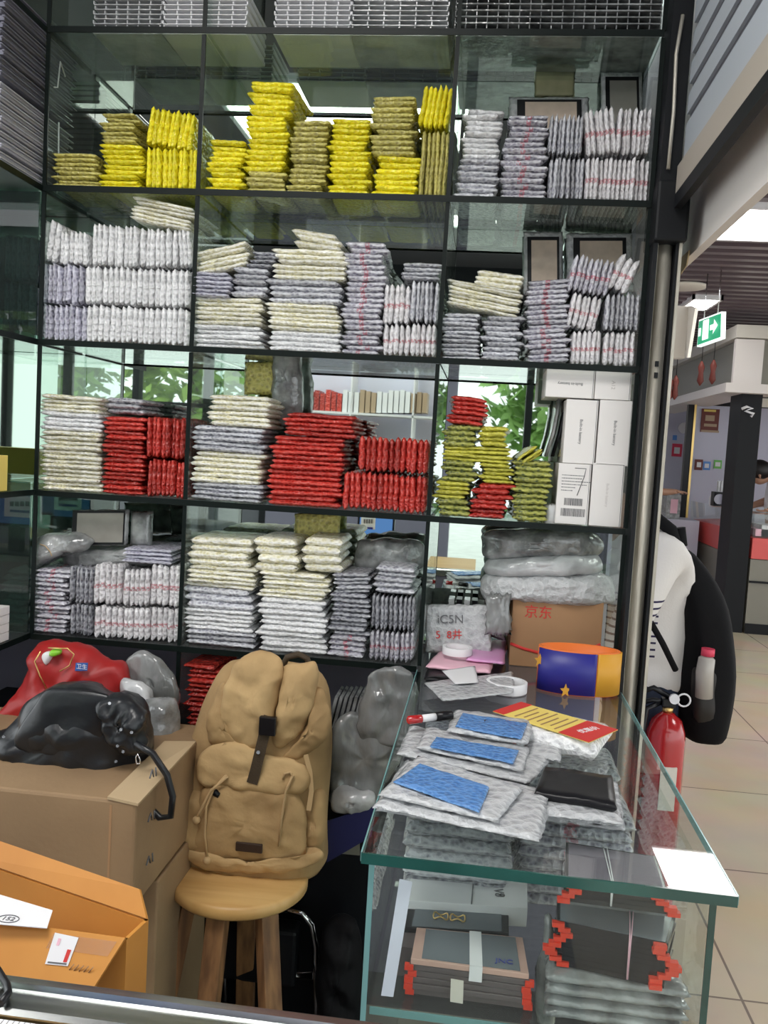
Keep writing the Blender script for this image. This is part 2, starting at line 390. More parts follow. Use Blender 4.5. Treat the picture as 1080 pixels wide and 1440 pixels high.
# round ceiling speaker in the hall
q = at(2, 2.78, 963, 405)
bm = bmesh.new(); lathe(bm, [(.02, 0), (.15, 0), (.16, .01), (.16, .02)], (q.x, q.y, 2.78)); 
tag(mk('ceiling_speaker', bm, M['cream'], smooth=True), 'round pale speaker disc on the slatted hall ceiling', 'speaker')

# ================================================================ RACK
rack = empty('display_rack', (-.38, 2.17, 0), 'tall glass and mirror display rack full of bubble-wrapped packets', 'display rack')
YB = 2.30
def shelf(par, x0, x1, y0, y1, z, side='y', edge=True):
    s = mk('glass_shelf', B(x0, x1, y0, y1, z-.010, z), M['glass'], par)
    if not edge: return s
    if side == 'y': mk('dark_edge', B(x0, x1, y0-.004, y0-.0005, z-.013, z+.001), M['edge'], s)
    else: mk('dark_edge', B(x1+.0005, x1+.004, y0, y1, z-.013, z+.001), M['edge'], s)
    return s
for z in SZ[:4]: shelf(rack, SX[0], SX[3], SY, YB, z)
shelf(rack, SX[0], SX[2]-.006, SY, YB, SZ[4])
for i, x in enumerate(SX):
    for j in range(5):
        z1 = SZ[j-1]-.0135 if j else 2.9; z0 = SZ[j]+.0015
        dx = x
        d = mk('glass_divider', B(dx-.004, dx+.004, SY+.006, YB, z0, z1), M['glass'], rack)
        mk('dark_edge', B(dx-.0048, dx+.0048, SY+.001, SY+.0055, z0, z1), M['edge'], d)
x = SX[1]
for x, zb in ((SX[1], .0), (SX[2], .0)):
    d = mk('glass_divider', B(x-.004, x+.004, SY+.006, YB, zb, SZ[4]-.0135), M['glass'], rack)
    mk('dark_edge', B(x-.005, x+.005, SY+.001, SY+.0055, zb, SZ[4]-.0135), M['edge'], d)
mk('mirror_panel', B(SX[0]-.28, SX[3], YB+.002, YB+.008, SZ[4]+.0, 2.9), M['mirror'], rack)
# left wing of the rack
wing = empty('corner_rack', (-1.23, 2.0, 0), 'glass wing of the rack along the left wall, at right angles', 'display rack')
for z in SZ: shelf(wing, -1.36, -1.096, 1.86, YB-.01, z, 'x')
mk('mirror_panel', B(-1.372, -1.365, 1.91, YB-.01, .936, 2.9), M['mirror'], wing)
M['darkglass'] = glassy('dimming_green_glass', (.30, .40, .37), fres=1.6, dirt=.06, dirtc=(.25, .33, .31))  # dark tint of the added panes, dims the wing corner like a reflection
mk('dimming_pane', B(-1.36, -1.100, 2.052, 2.058, SZ[2]+.002, SZ[1]-.014), M['darkglass'], wing)
mk('dimming_pane', B(-1.36, -1.100, 2.052, 2.058, SZ[4]+.002, SZ[3]-.014), M['darkglass'], wing)

# post of the shopfront
post = empty('shopfront_post', (.37, 2.06, 0), None, None, None, 'structure')
bm = bmesh.new()
box(bm, .3405, .350, 2.010, 2.10, 0, 2.03); box(bm, .350, .400, 2.045, 2.12, 0, 2.03); box(bm, .389, .395, 2.015, 2.05, 0, 2.03)
mk('dark_frame', bm, M['black'], post)
bm = bmesh.new(); n = 8
prof = [(.353+.034*k/n, 2.040-.014*math.sin(PI*k/n)) for k in range(n+1)]
loft(bm, [[(x, y, z) for x, y in prof]+[(prof[-1][0], 2.046, z), (prof[0][0], 2.046, z)] for z in (0, 1.99)]); mk('silver_strip', bm, M['alu'], post)
mk('bright_trim', B(.3955, .402, 2.01, 2.045, 0, 2.03), M['alu'], post)
mk('bright_trim', B(.3505, .3525, 2.02, 2.045, 0, 2.03), M['alu'], post)
for zz in (1.675, 1.650): mk('slot', B(.366, .374, 2.0235, 2.0275, zz-.012, zz), M['black'], post)
mk('tape_wrap', B(.337, .408, 1.992, 2.13, 1.93, 2.06), M['black'], post, bevel=.006)
mk('upper_guide', B(.341, .384, 2.0, 2.12, 2.06, 3.0), M['black'], post)
mk('cable', T([(.355, 1.99, 2.08), (.357, 1.99, 2.2), (.353, 1.992, 2.32), (.36, 1.99, 2.40)], .004), M['alu'], post)

# roller shutter, running along the opening towards the camera
sh = empty('roller_shutter', (.40, 1.0, 2.06), 'half-raised grey roller shutter with horizontal slats above the shop opening', 'roller shutter')
XS = .385
def zline(px, py, X=XS): return at(0, X, px, py).z
zA = zline(960, 282); zB = zline(933, 262); zC = zline(964, 195)
bm = bmesh.new()
zk, zb1, zt1 = zline(1080, 124, XS-.012), zline(1080, 96, XS-.012), zline(1080, 42, XS-.012)
zj = zline(1073, 0); pit_ = zline(1044, 0)-zj; z = zt1
while z < zj-.001: box(bm, XS, XS+.012, -.6, 1.99, z, zj, 0); z = zj
box(bm, XS+.007, XS+.014, -.6, 1.99, z, z+pit_*.32, 1); z += pit_*.32
while z < 2.98:
    box(bm, XS, XS+.012, -.6, 1.99, z, z+pit_*.68, 0); z += pit_*.68
    box(bm, XS+.007, XS+.014, -.6, 1.99, z, z+pit_*.32, 1); z += pit_*.32
mk('slat_curtain', bm, [M['shut'], M['shutd']], sh)
bm = bmesh.new(); box(bm, XS-.011, XS+.012, -.6, 1.99, zb1, zt1-.003)
mk('bottom_bar', bm, M['beige'], sh)
bm = bmesh.new(); box(bm, XS-.012, XS+.004, -.6, 1.985, zk, zb1-.001)
mk('rubber_seal', bm, M['black'], sh)
# white fascia outside
zf = zline(952, 377, .44)
struct('trim_1', B(.44, .46, -.8, 8.5, zf, 2.79), M['fascia'])
bm = bmesh.new(); c = pxo([(968, 378), (971, 362), (1004, 330), (1008, 343), (1004, 350), (987, 362), (981, 370)], 2.35)
# a torn strip of card taped along the lower edge of the fascia
e = [(.436, 2.1, zf+.01), (.436, 2.3, zf+.012), (.436, 2.5, zf+.01), (.436, 2.62, zf+.008), (.436, 2.60, zf-.05), (.437, 2.45, zf-.03), (.437, 2.3, zf-.045), (.437, 2.12, zf-.02)]
f = bm.faces.new([bm.verts.new(v) for v in e])
tag(mk('card_strip', bm, M['cardin'], solid=.003), 'torn strip of brown card hanging from the white fascia edge', 'card')

# ================================================================ PACKETS
pk_n = {}
def cname(kind): return {'yellow': 'yellow_packet', 'olive': 'yellow_packet', 'white': 'white_packet', 'lilac': 'lilac_packet', 'grey': 'grey_packet', 'dark': 'dark_grey_packet', 'cream': 'cream_packet', 'wred': 'printed_white_packet', 'gred': 'printed_grey_packet', 'red': 'red_packet', 'dgreen': 'green_packet', 'lime': 'lime_packet'}[kind]
meshes = {}
def pmesh(L, W, t, kind, seed):
    me = bpy.data.meshes.new(cname(kind))
    bm = quadpack([(-L/2, -W/2, 0), (L/2, -W/2, 0), (L/2, W/2, 0), (-L/2, W/2, 0)], t, nu=17, nv=11, rim=.010, wob=.0012, jag=.0024, seed=seed)
    bmesh.ops.recalc_face_normals(bm, faces=bm.faces[:]); bm.to_mesh(me); bm.free(); me.materials.append(K[kind][1])
    return me
sid = 0
def stack(x0, x1, yt, yb, kind, o, n, where, lean=0, Y=2.068, dep=.19, snap=True):
    """o: 'f' lying flat, 'u' standing on edge"""
    global sid
    sid += 1; rnd = random.Random(sid*13)
    xm, ym = (x0+x1)/2, (yt+yb)/2
    X0 = at(1, Y, x0, ym).x; X1 = at(1, Y, x1, ym).x
    Zt = at(1, Y, xm, yt).z; Zb = at(1, Y, xm, yb).z
    if snap:
        for z in SZ:
            if abs(Zb-z) < .026: Zb = z+.0015
    H = Zt-Zb; W = X1-X0; cx = (X0+X1)/2
    la = math.radians(lean); adj = K[kind][0]; nm = cname(kind)
    grp = f'{adj} packets in {where}'
    if o == 'f':
        t = H/n; ms = [pmesh(W*.97, dep, t*1.02, kind, sid*7+k) for k in range(2)]
    else:
        t = W/n; ms = [pmesh(H*.97, dep, t*1.02, kind, sid*7+k) for k in range(2)]
    for i in range(n):
        ob = bpy.data.objects.new(nm, ms[rnd.randrange(2)]); COL.objects.link(ob)
        yy = Y+dep/2+rnd.uniform(-.005, .006)
        k = i-(n-1)/2
        if o == 'f':
            dz = k*t; ob.location = (cx-math.sin(la)*dz+rnd.uniform(-.007, .007), yy, (Zb+Zt)/2+math.cos(la)*dz)
            ob.rotation_euler = (0, -la+rnd.uniform(-.02, .02), rnd.uniform(-.06, .06)+(PI if rnd.random() < .3 and not lean else 0))
        else:
            dx = k*t; ob.location = (cx+dx*math.cos(la), yy, (Zb+Zt)/2+dx*math.sin(la)+rnd.uniform(-.003, .002))
            ob.rotation_euler = (0, -PI/2-la+rnd.uniform(-.02, .02), rnd.uniform(-.02, .02))
        ob.scale = (rnd.uniform(.96, 1.015), 1, 1)
        ends = {0: 'lowest', n-1: 'topmost'} if o == 'f' else {0: 'leftmost', n-1: 'rightmost'}
        if i in ends and n > 2: tag(ob, f'{ends[i]} {adj} packet in {where}', 'packet', grp)
        else: tag(ob, f'{adj} packet inside {where}', 'packet', grp)
        pk_n[nm] = pk_n.get(nm, 0)+1

A = 'corner wing'
stack(4, 45, 330, 395, 'lilac', 'u', 5, 'upper stand-in mirrored row, second shelf, '+A, Y=2.075, snap=False)  # added packets stand in for the dim reflection of the left bay rows
stack(3, 45, 396, 461, 'lilac', 'u', 5, 'lower stand-in mirrored row, second shelf, '+A, Y=2.075)
stack(2, 36, 800, 888, 'white', 'f', 9, 'pile on fourth shelf, '+A, Y=2.10)
A = 'top shelf left bay'
stack(72, 138, 214, 260, 'olive', 'f', 8, 'low pile beside the grey trays, '+A)
stack(141, 201, 202, 262, 'yellow', 'f', 9, 'lower pile at centre of '+A)
stack(140, 190, 158, 201, 'olive', 'f', 7, 'upper pile at centre of '+A)
stack(204, 277, 207, 264, 'yellow', 'u', 10, 'lower row on edge, '+A)
stack(206, 272, 152, 207, 'yellow', 'u', 9, 'upper leaning row, '+A, lean=-8)
A = 'top shelf middle bay'
stack(291, 343, 196, 266, 'yellow', 'f', 10, 'short pile by the left divider, '+A)
stack(344, 402, 239, 268, 'olive', 'f', 4, 'base of the tallest pile, '+A)
stack(345, 405, 161, 239, 'yellow', 'f', 10, 'mid part of the tallest pile, '+A)
stack(350, 414, 112, 161, 'yellow', 'f', 6, 'crest of the tallest pile, '+A, lean=-3)
stack(406, 460, 168, 270, 'olive', 'f', 14, 'dull third pile of '+A)
stack(462, 520, 225, 272, 'yellow', 'f', 6, 'base of fourth pile, '+A)
stack(464, 520, 165, 225, 'yellow', 'f', 8, 'crest of fourth pile, '+A)
stack(524, 589, 218, 273, 'yellow', 'f', 7, 'base of fifth pile, '+A)
stack(522, 585, 133, 218, 'olive', 'f', 11, 'crest of fifth pile, '+A)
stack(591, 630, 180, 274, 'olive', 'u', 6, 'lower row by the right divider, '+A)
stack(591, 634, 118, 180, 'yellow', 'u', 6, 'raised row by the right divider, '+A, lean=-6)
A = 'top shelf right bay'
stack(640, 701, 222, 277, 'grey', 'f', 7, 'lower pile by the divider, '+A)
stack(650, 704, 152, 222, 'white', 'f', 9, 'upper pile by the divider, '+A)
stack(704, 770, 206, 279, 'gred', 'f', 9, 'lower second pile, '+A)
stack(712, 770, 160, 205, 'gred', 'f', 6, 'upper second pile, '+A)
stack(771, 822, 219, 280, 'grey', 'u', 8, 'lower row of thin ones, '+A)
stack(773, 820, 160, 218, 'grey', 'u', 8, 'upper row of thin ones, '+A)
stack(823, 914, 219, 283, 'wred', 'u', 14, 'lower right row, '+A)
stack(824, 866, 150, 217, 'wred', 'u', 6, 'tipped upper row, '+A, lean=9)
stack(869, 917, 150, 218, 'wred', 'u', 7, 'upright upper right row, '+A)
A = 'second shelf left bay'
stack(58, 119, 428, 476, 'lilac', 'u', 8, 'lower left row, '+A)
stack(57, 114, 370, 428, 'lilac', 'u', 8, 'middle left row, '+A)
stack(120, 265, 430, 484, 'white', 'u', 18, 'long lower row, '+A)
stack(116, 265, 375, 430, 'white', 'u', 18, 'long middle row, '+A)
stack(57, 82, 308, 369, 'white', 'u', 3, 'first tuft of the upper tier, '+A, lean=-7)
stack(82, 121, 324, 372, 'white', 'u', 6, 'second tuft of the upper tier, '+A)
stack(129, 193, 315, 375, 'white', 'u', 9, 'broad middle tuft of the upper tier, '+A)
stack(195, 246, 320, 376, 'white', 'u', 7, 'fourth tuft of the upper tier, '+A)
stack(249, 269, 318, 376, 'white', 'u', 3, 'last tuft of the upper tier, '+A, lean=6)
stack(181, 272, 282, 317, 'cream', 'f', 6, 'tilted pile on top, '+A, lean=-9)
A = 'second shelf middle bay'
stack(271, 371, 457, 491, 'white', 'f', 5, 'base of the left pile, '+A)
stack(271, 371, 417, 457, 'cream', 'f', 6, 'middle of the left pile, '+A)
stack(269, 323, 382, 417, 'lilac', 'f', 6, 'slab jutting left, '+A, Y=2.055)
stack(325, 376, 375, 417, 'grey', 'f', 5, 'short slab on the left pile, '+A)
stack(272, 350, 345, 380, 'cream', 'f', 5, 'slanting heap at top left, '+A, lean=14)
stack(348, 386, 352, 376, 'dark', 'f', 4, 'small dark pile, '+A)
stack(374, 480, 465, 494, 'white', 'f', 4, 'base of the wide centre pile, '+A)
stack(374, 480, 426, 465, 'cream', 'f', 6, 'lower middle of centre pile, '+A)
stack(375, 482, 393, 426, 'grey', 'f', 4, 'upper middle of centre pile, '+A)
stack(382, 490, 350, 393, 'cream', 'f', 6, 'crest of the wide centre pile, '+A)
stack(411, 480, 324, 350, 'cream', 'f', 3, 'loose cap of the centre pile, '+A, lean=-8)
stack(481, 537, 463, 498, 'gred', 'f', 5, 'base of the narrow tower, '+A)
stack(483, 542, 340, 463, 'gred', 'f', 16, 'shaft of the narrow tower, '+A)
stack(538, 575, 455, 500, 'wred', 'u', 5, 'lower row beside the tower, '+A)
stack(538, 576, 397, 455, 'wred', 'u', 5, 'upper row beside the tower, '+A)
stack(577, 613, 455, 502, 'wred', 'u', 5, 'lower row by the divider, '+A)
stack(577, 616, 394, 455, 'grey', 'u', 6, 'upper row by the divider, '+A)
stack(562, 619, 369, 393, 'grey', 'f', 4, 'flat pile over upright rows, '+A)
A = 'second shelf right bay'
stack(620, 677, 470, 507, 'grey', 'f', 6, 'lower pile by the divider, '+A)
stack(621, 676, 440, 470, 'grey', 'f', 5, 'upper pile by the divider, '+A)
stack(679, 735, 443, 510, 'grey', 'f', 9, 'second pile, '+A)
stack(627, 736, 399, 437, 'cream', 'f', 7, 'yellowish tilted slab, '+A, lean=-9)
stack(668, 737, 382, 404, 'cream', 'f', 3, 'pale cap behind the tilted slab, '+A, lean=-5)
stack(738, 801, 392, 512, 'gred', 'f', 17, 'fanned tower, '+A, lean=4)
stack(803, 845, 463, 513, 'wred', 'u', 6, 'lower row beside fanned tower, '+A)
stack(801, 843, 413, 463, 'wred', 'u', 6, 'upper row beside fanned tower, '+A, lean=-9)
stack(849, 894, 465, 515, 'wred', 'u', 6, 'lower row by the post, '+A)
stack(851, 899, 412, 465, 'grey', 'u', 7, 'upper row by the post, '+A)
stack(803, 860, 360, 414, 'gred', 'u', 8, 'fan of thin ones on top, '+A, lean=-10)
stack(862, 893, 357, 411, 'wred', 'u', 3, 'leaning trio at the top right, '+A, lean=-22)
A = 'third shelf left bay'
stack(54, 142, 640, 690, 'cream', 'f', 8, 'base of the pale pile, '+A)
stack(54, 142, 606, 640, 'cream', 'f', 5, 'middle of the pale pile, '+A)
stack(55, 142, 580, 606, 'white', 'f', 4, 'upper part of pale pile, '+A)
stack(53, 140, 556, 580, 'cream', 'f', 4, 'crest of the pale pile, '+A)
stack(146, 202, 560, 582, 'grey', 'f', 3, 'small pile behind red ones, '+A, Y=2.12, dep=.15, snap=False)
stack(143, 203, 586, 697, 'red', 'f', 17, 'flat-lying pile, '+A)
stack(205, 259, 646, 701, 'red', 'u', 8, 'lower row on edge, '+A)
stack(205, 259, 586, 646, 'red', 'u', 8, 'upper row on edge, '+A)
A = 'third shelf middle bay'
stack(267, 370, 680, 707, 'grey', 'f', 4, 'base of the left pile, '+A)
stack(267, 370, 636, 680, 'cream', 'f', 6, 'lower middle of left pile, '+A)
stack(269, 374, 600, 636, 'grey', 'f', 5, 'upper middle of left pile, '+A)
stack(290, 380, 556, 600, 'cream', 'f', 6, 'crest of the left pile, '+A)
stack(373, 480, 654, 714, 'red', 'f', 8, 'base of the wide red pile, '+A)
stack(382, 486, 614, 654, 'red', 'f', 6, 'middle of the wide red pile, '+A)
stack(396, 500, 582, 614, 'red', 'f', 5, 'crest of the wide red pile, '+A)
stack(482, 600, 665, 722, 'red', 'u', 15, 'lower red row, '+A)
stack(505, 603, 614, 665, 'red', 'u', 12, 'upper red row, '+A)
A = 'third shelf right bay'
stack(612, 660, 702, 726, 'dgreen', 'f', 3, 'bottom left pile, '+A)
stack(613, 663, 677, 702, 'lime', 'f', 4, 'second tier on the left, '+A)
stack(620, 668, 648, 677, 'dgreen', 'f', 4, 'third tier on the left, '+A)
stack(620, 722, 628, 650, 'lime', 'f', 4, 'wide fourth tier, '+A)
stack(622, 671, 597, 628, 'dgreen', 'f', 4, 'fifth tier on the left, '+A)
stack(673, 716, 600, 628, 'lime', 'f', 4, 'fifth tier in the centre, '+A)
stack(629, 683, 558, 597, 'red', 'f', 6, 'red cap of the green heap, '+A, lean=-4)
stack(661, 715, 703, 728, 'red', 'f', 4, 'bottom centre pile, '+A)
stack(666, 722, 680, 703, 'red', 'f', 3, 'second tier in the centre, '+A)
stack(675, 722, 652, 680, 'lime', 'f', 5, 'third tier in the centre, '+A)
stack(717, 768, 694, 732, 'dgreen', 'f', 5, 'bottom pile by the white boxes, '+A)
stack(724, 782, 648, 694, 'dgreen', 'f', 6, 'upper pile by the white boxes, '+A)
stack(726, 762, 634, 648, 'lime', 'f', 3, 'slanting trio, '+A, lean=38)
A = 'fourth shelf left bay'
stack(44, 95, 800, 894, 'gred', 'f', 14, 'flat pile at the corner, '+A)
stack(97, 130, 849, 899, 'dark', 'u', 5, 'lower dark row, '+A)
stack(97, 130, 797, 849, 'dark', 'u', 5, 'upper dark row, '+A)
stack(132, 170, 852, 903, 'wred', 'u', 5, 'lower first row, '+A)
stack(131, 169, 792, 851, 'wred', 'u', 5, 'upper first row, '+A)
stack(171, 209, 854, 905, 'wred', 'u', 5, 'lower second row, '+A)
stack(172, 209, 799, 853, 'wred', 'u', 5, 'upper second row, '+A)
stack(210, 250, 855, 906, 'wred', 'u', 5, 'lower third row, '+A)
stack(210, 252, 793, 854, 'wred', 'u', 5, 'upper third row, '+A)
stack(170, 243, 772, 793, 'lilac', 'f', 4, 'loose handful lying on top, '+A, snap=False)
A = 'fourth shelf middle bay'
stack(257, 357, 888, 915, 'grey', 'f', 3, 'base of the left pile, '+A)
stack(257, 357, 857, 888, 'white', 'f', 5, 'second layer of left pile, '+A)
stack(258, 357, 828, 857, 'grey', 'f', 3, 'third layer of left pile, '+A)
stack(258, 360, 797, 828, 'cream', 'f', 5, 'fourth layer of left pile, '+A)
stack(261, 352, 757, 797, 'cream', 'f', 4, 'yellow-topped crest of left pile, '+A)
stack(360, 458, 882, 924, 'white', 'f', 5, 'base of the centre pile, '+A)
stack(362, 461, 843, 882, 'white', 'f', 5, 'second layer of centre pile, '+A)
stack(363, 462, 806, 843, 'cream', 'f', 6, 'third layer of centre pile, '+A)
stack(358, 422, 758, 804, 'cream', 'f', 4, 'left cap of centre pile, '+A)
stack(425, 483, 758, 805, 'cream', 'f', 4, 'right cap of centre pile, '+A)
stack(461, 515, 895, 929, 'gred', 'f', 4, 'base of the grey tower, '+A)
stack(463, 518, 835, 895, 'dark', 'f', 9, 'shaft of the grey tower, '+A)
stack(468, 521, 806, 835, 'grey', 'f', 5, 'cap of the grey tower, '+A, lean=5)
stack(519, 583, 888, 934, 'gred', 'u', 9, 'lower row by the divider, '+A)
stack(521, 585, 837, 887, 'dark', 'u', 10, 'upper row by the divider, '+A)
stack(525, 583, 797, 835, 'grey', 'f', 5, 'flat pile on dark row, '+A)
# row below the lowest shelf
mk_base = at(1, 2.068, 285, 1030).z
stack(261, 309, 935, 1030, 'red', 'f', 14, 'glossy pile behind the khaki backpack', snap=False)
struct('trim_2', B(SX[0]-.2, SX[2]-.006, 2.056, 2.30, .02, mk_base-.004), M['black'])
# ================================================================ PROPS
def text(body, loc, size, m, par, rx=PI/2, ry=0, rz=0, name='lettering', ext=.0003, Mx=None):
    c = bpy.data.curves.new(name, 'FONT'); c.body = body; c.size = size; c.extrude = ext; c.align_x = 'CENTER'; c.align_y = 'CENTER'
    c.materials.append(m); tmp = bpy.data.objects.new('tmp', c); COL.objects.link(tmp); bpy.context.view_layer.update()
    me = bpy.data.meshes.new_from_object(tmp); bpy.data.objects.remove(tmp); bpy.data.curves.remove(c)
    if not me.materials: me.materials.append(m)
    o = bpy.data.objects.new(name, me); COL.objects.link(o)
    if Mx is not None: o.matrix_world = Mx
    else: o.location = loc; o.rotation_euler = (rx, ry, rz)
    if par is not None:
        o.parent = par; o.matrix_parent_inverse = parent_world(par).inverted()
    return o
def quadmat(a, b, d):
    """local frame: origin a, x to b, y to d"""
    a, b, d = Vector(a), Vector(b), Vector(d); x = (b-a).normalized(); n = x.cross(d-a).normalized(); y = n.cross(x)
    return Matrix(((x.x, y.x, n.x, a.x), (x.y, y.y, n.y, a.y), (x.z, y.z, n.z, a.z), (0, 0, 0, 1)))
def slab(c, t, mi=0, bm=None):
    own = bm or bmesh.new(); a, b, d, e = [Vector(q) for q in c]; n = (b-a).cross(e-a).normalized()*t
    A = [own.verts.new(q) for q in (a, b, d, e)]; C = [own.verts.new(q+n) for q in (a, b, d, e)]
    for f in (A[::-1], C): own.faces.new(f).material_index = mi
    for k in range(4): own.faces.new((A[k], A[(k+1) % 4], C[(k+1) % 4], C[k])).material_index = mi
    return own
def lerpq(c, u, v):
    a, b, d, e = [Vector(q) for q in c]; return a*(1-u)*(1-v)+b*u*(1-v)+d*u*v+e*(1-u)*v
def subq(c, u0, u1, v0, v1, off=0):
    a, b, d, e = [Vector(q) for q in c]; n = (b-a).cross(e-a).normalized()*off
    return [lerpq(c, u0, v0)+n, lerpq(c, u1, v0)+n, lerpq(c, u1, v1)+n, lerpq(c, u0, v1)+n]
def vq(x0, x1, y0, y1, Y, lean=0):
    """vertical quad from pixels (bl, br, tr, tl), leaning back by lean metres at the top; normal faces the camera"""
    bl = at(1, Y, x0, y1); br = at(1, Y, x1, y1); tr = at(1, Y, x1, y0); tl = at(1, Y, x0, y0)
    tr.y += lean; tl.y += lean; return [bl, br, tr, tl]
M['film'] = glassy('clear_film', (.80, .82, .83), fres=1.6, rough=.15, dirt=.16, dirtc=(.75, .77, .8))
M['filmg'] = mat('grey_film', (.38, .39, .39), .14, spec=1, noise_s=22, noise_c=(.13, .135, .135), bump=1, bump_s=42)
M['filmw'] = mat('frosted_film', (.62, .63, .64), .2, spec=.8, noise_s=16, noise_c=(.42, .43, .44), bump=.9, bump_s=34)
M['beigescr'] = mat('beige_backlight', (.62, .50, .40), .4, noise_s=40, noise_f=.85)
M['greyscr'] = mat('grey_backlight', (.26, .25, .22), .4, noise_s=40, noise_f=.9)
M['notey'] = mat('pale_yellow_sheet', (.50, .48, .28), .4, noise_s=30, noise_f=.8)
M['bubsheet2'] = K['white'][1]

M['filmb'] = mat('clear_plastic_bag', (.27, .275, .275), .13, spec=1, noise_s=8, noise_c=(.13, .135, .13), bump=1, bump_s=16, stretch=(2, 2, .8))
def framed(x0, x1, y0, y1, Y, lean, label, inner='beigescr', nb=1, group='framed screen packs at the back of the rack'):
    c = vq(x0, x1, y0, y1, Y, lean)
    bm = quadpack(c, .014, seed=int(x0)); o = mk('screen_pack', bm, M['bubsheet']); tag(o, label, 'packet', group)
    f = subq(c, .10, .90, .10, .90, .008); mk('black_frame', slab(f, .002), M['blackp'], o)
    g = subq(c, .20, .84, .16, .84, .011); mk('backlight_panel', slab(g, .001), M[inner], o)
    return o
framed(716, 829, 134, 200, 2.262, .01, 'wide framed screen pack behind grey piles, top shelf right bay')
framed(846, 905, 96, 200, 2.25, .02, 'tall framed screen pack standing at the far right of the top shelf', 'greyscr')
framed(736, 792, 324, 415, 2.262, .012, 'tall beige-centred screen pack, second shelf right bay', group=None)
framed(797, 890, 326, 410, 2.262, .012, 'wide beige-centred screen pack by the post, second shelf right bay', group=None)
c = vq(752, 808, 84, 136, 2.292, 0)
tag(mk('wrapped_sheet', quadpack(c, .006, seed=3), M['notey']), 'pale yellow wrapped sheet against the mirror, top shelf right bay', 'packet')
# framed bundle on fourth shelf, left bay
c = vq(100, 180, 717, 768, 2.13, .01); zb = min(v.z for v in c)
o = tag(mk('screen_bundle', quadpack(c, .02, seed=5), M['filmg']), 'grey framed screen bundle standing on its side, fourth shelf left bay', 'packet')
mk('black_frame', slab(subq(c, .04, .96, .04, .96, .011), .002), M['blackp'], o); mk('backlight_panel', slab(subq(c, .13, .94, .1, .9, .014), .001), M['greyscr'], o)
c = vq(182, 214, 719, 768, 2.15, .01); tag(mk('film_packet', quadpack(c, .03, seed=6), M['filmg']), 'grey film packet standing right of the framed screen bundle', 'packet')
# loose pile under them
z4 = SZ[3]
def softbox(label, pts, Y, fr, bk, m, name='bubble_bundle', cat='bundle', wob=.006, n=4, grp=None, seed=1):
    o = mk(name, pillow(smoothpts(pxo(pts, Y), n+3), fr, bk, wob, seed=seed, cr=.007, cf=15), m, smooth=True); return tag(o, label, cat, grp)
o = softbox('fanned grey packets tied with a rubber band, top of the fourth shelf left bay', [(46, 798), (44, 775), (60, 755), (95, 748), (130, 756), (125, 770), (90, 780), (60, 795)], 2.11, .04, .06, M['filmg'], wob=.012)
bm = T(pxo([(56, 765), (64, 768), (70, 775), (73, 782)], 2.062), .0012); mk('rubber_band', bm, M['cord'], o)
softbox('low grey bag under the framed bundle, fourth shelf left bay', [(98, 797), (100, 772), (160, 768), (215, 770), (250, 775), (252, 790), (170, 796)], 2.17, .05, .05, M['filmg'])
softbox('crumpled grey bag at the back right, fourth shelf middle bay', [(508, 800), (505, 765), (530, 758), (570, 760), (594, 765), (594, 800)], 2.21, .04, .05, M['filmg'])
softbox('tall hanging bag of clear bubble film, third shelf middle bay', [(388, 588), (388, 495), (404, 490), (421, 496), (422, 585)], 2.24, .03, .03, M['filmg'])
o = tag(mk('yellow_pack', quadpack(vq(343, 388, 508, 555, 2.23, .01), .02, seed=9), K['olive'][1]), 'yellow pack standing behind the pale pile, third shelf middle bay', 'packet')
o = tag(mk('yellow_pack', quadpack(vq(413, 478, 722, 762, 2.24, .01), .02, seed=8), K['olive'][1]), 'yellow pack standing at the back of fourth shelf middle bay', 'packet')
tag(mk('clear_sleeve', quadpack(vq(765, 784, 708, 739, 2.09, .004), .014, seed=78, jag=.004, wob=.004), M['filmw']), 'crumpled clear sleeve beside the white boxes, third shelf right bay', 'sleeve')
# curved dark and yellow sleeves standing behind the white boxes
for k, (xa, m, l) in enumerate(((765, 'filmg', 'leftmost bent grey sleeve'), (774, 'blackp', 'bent black sleeve'), (783, 'notey', 'bent pale yellow sleeve'))):
    bm = bmesh.new(); a = pxo([(xa, 642), (xa+10, 610), (xa+16, 580), (xa+18, 558)], 2.19)
    loft(bm, [[p+Vector((0, -.05, 0)), p+Vector((.005, -.05, 0)), p+Vector((.005, .06, 0)), p+Vector((0, .06, 0))] for p in a])
    tag(mk('sleeve', bm, M[m]), l+' behind the white battery boxes', 'sleeve')
# white battery boxes
def carton(x0, x1, y0, y1, label, Y=2.075, dep=.15, zb=None, name='battery_box'):
    c = vq(x0, x1, y0, y1, Y); X0, X1 = (c[0].x+c[3].x)/2, (c[1].x+c[2].x)/2; Z0, Z1 = (c[0].z+c[1].z)/2, (c[2].z+c[3].z)/2
    if zb is not None: Z0 = zb
    o = mk(name, B(X0, X1, Y, Y+dep, Z0, Z1), M['whitebox'], bevel=.0012)
    tag(o, label, 'box', 'white battery boxes on the third shelf')
    bm = bmesh.new(); box(bm, X1-.0035, X1-.0025, Y-.0004, Y, Z0+.001, Z1-.001); mk('lid_seam', bm, M['ink'], o)
    return o, X0, X1, Z0, Z1, Y
z3 = SZ[2] if False else SZ[3]
o, X0, X1, Z0, Z1, Y = carton(783, 829, 652, 738, 'white box with barcode label and pen tick, lower left of the battery boxes', zb=SZ[3]+.001)
def bars(o, x0, x1, z0, z1, n=22, seed=1):
    bm = bmesh.new(); r = random.Random(seed); x = x0
    while x < x1: w_ = r.choice((.0006, .001, .0016)); box(bm, x, min(x+w_, x1), Y-.0006, Y-.0001, z0, z1); x += w_+r.choice((.0007, .0012))
    mk('barcode', bm, M['ink'], o)
w_ = X1-X0; h_ = Z1-Z0
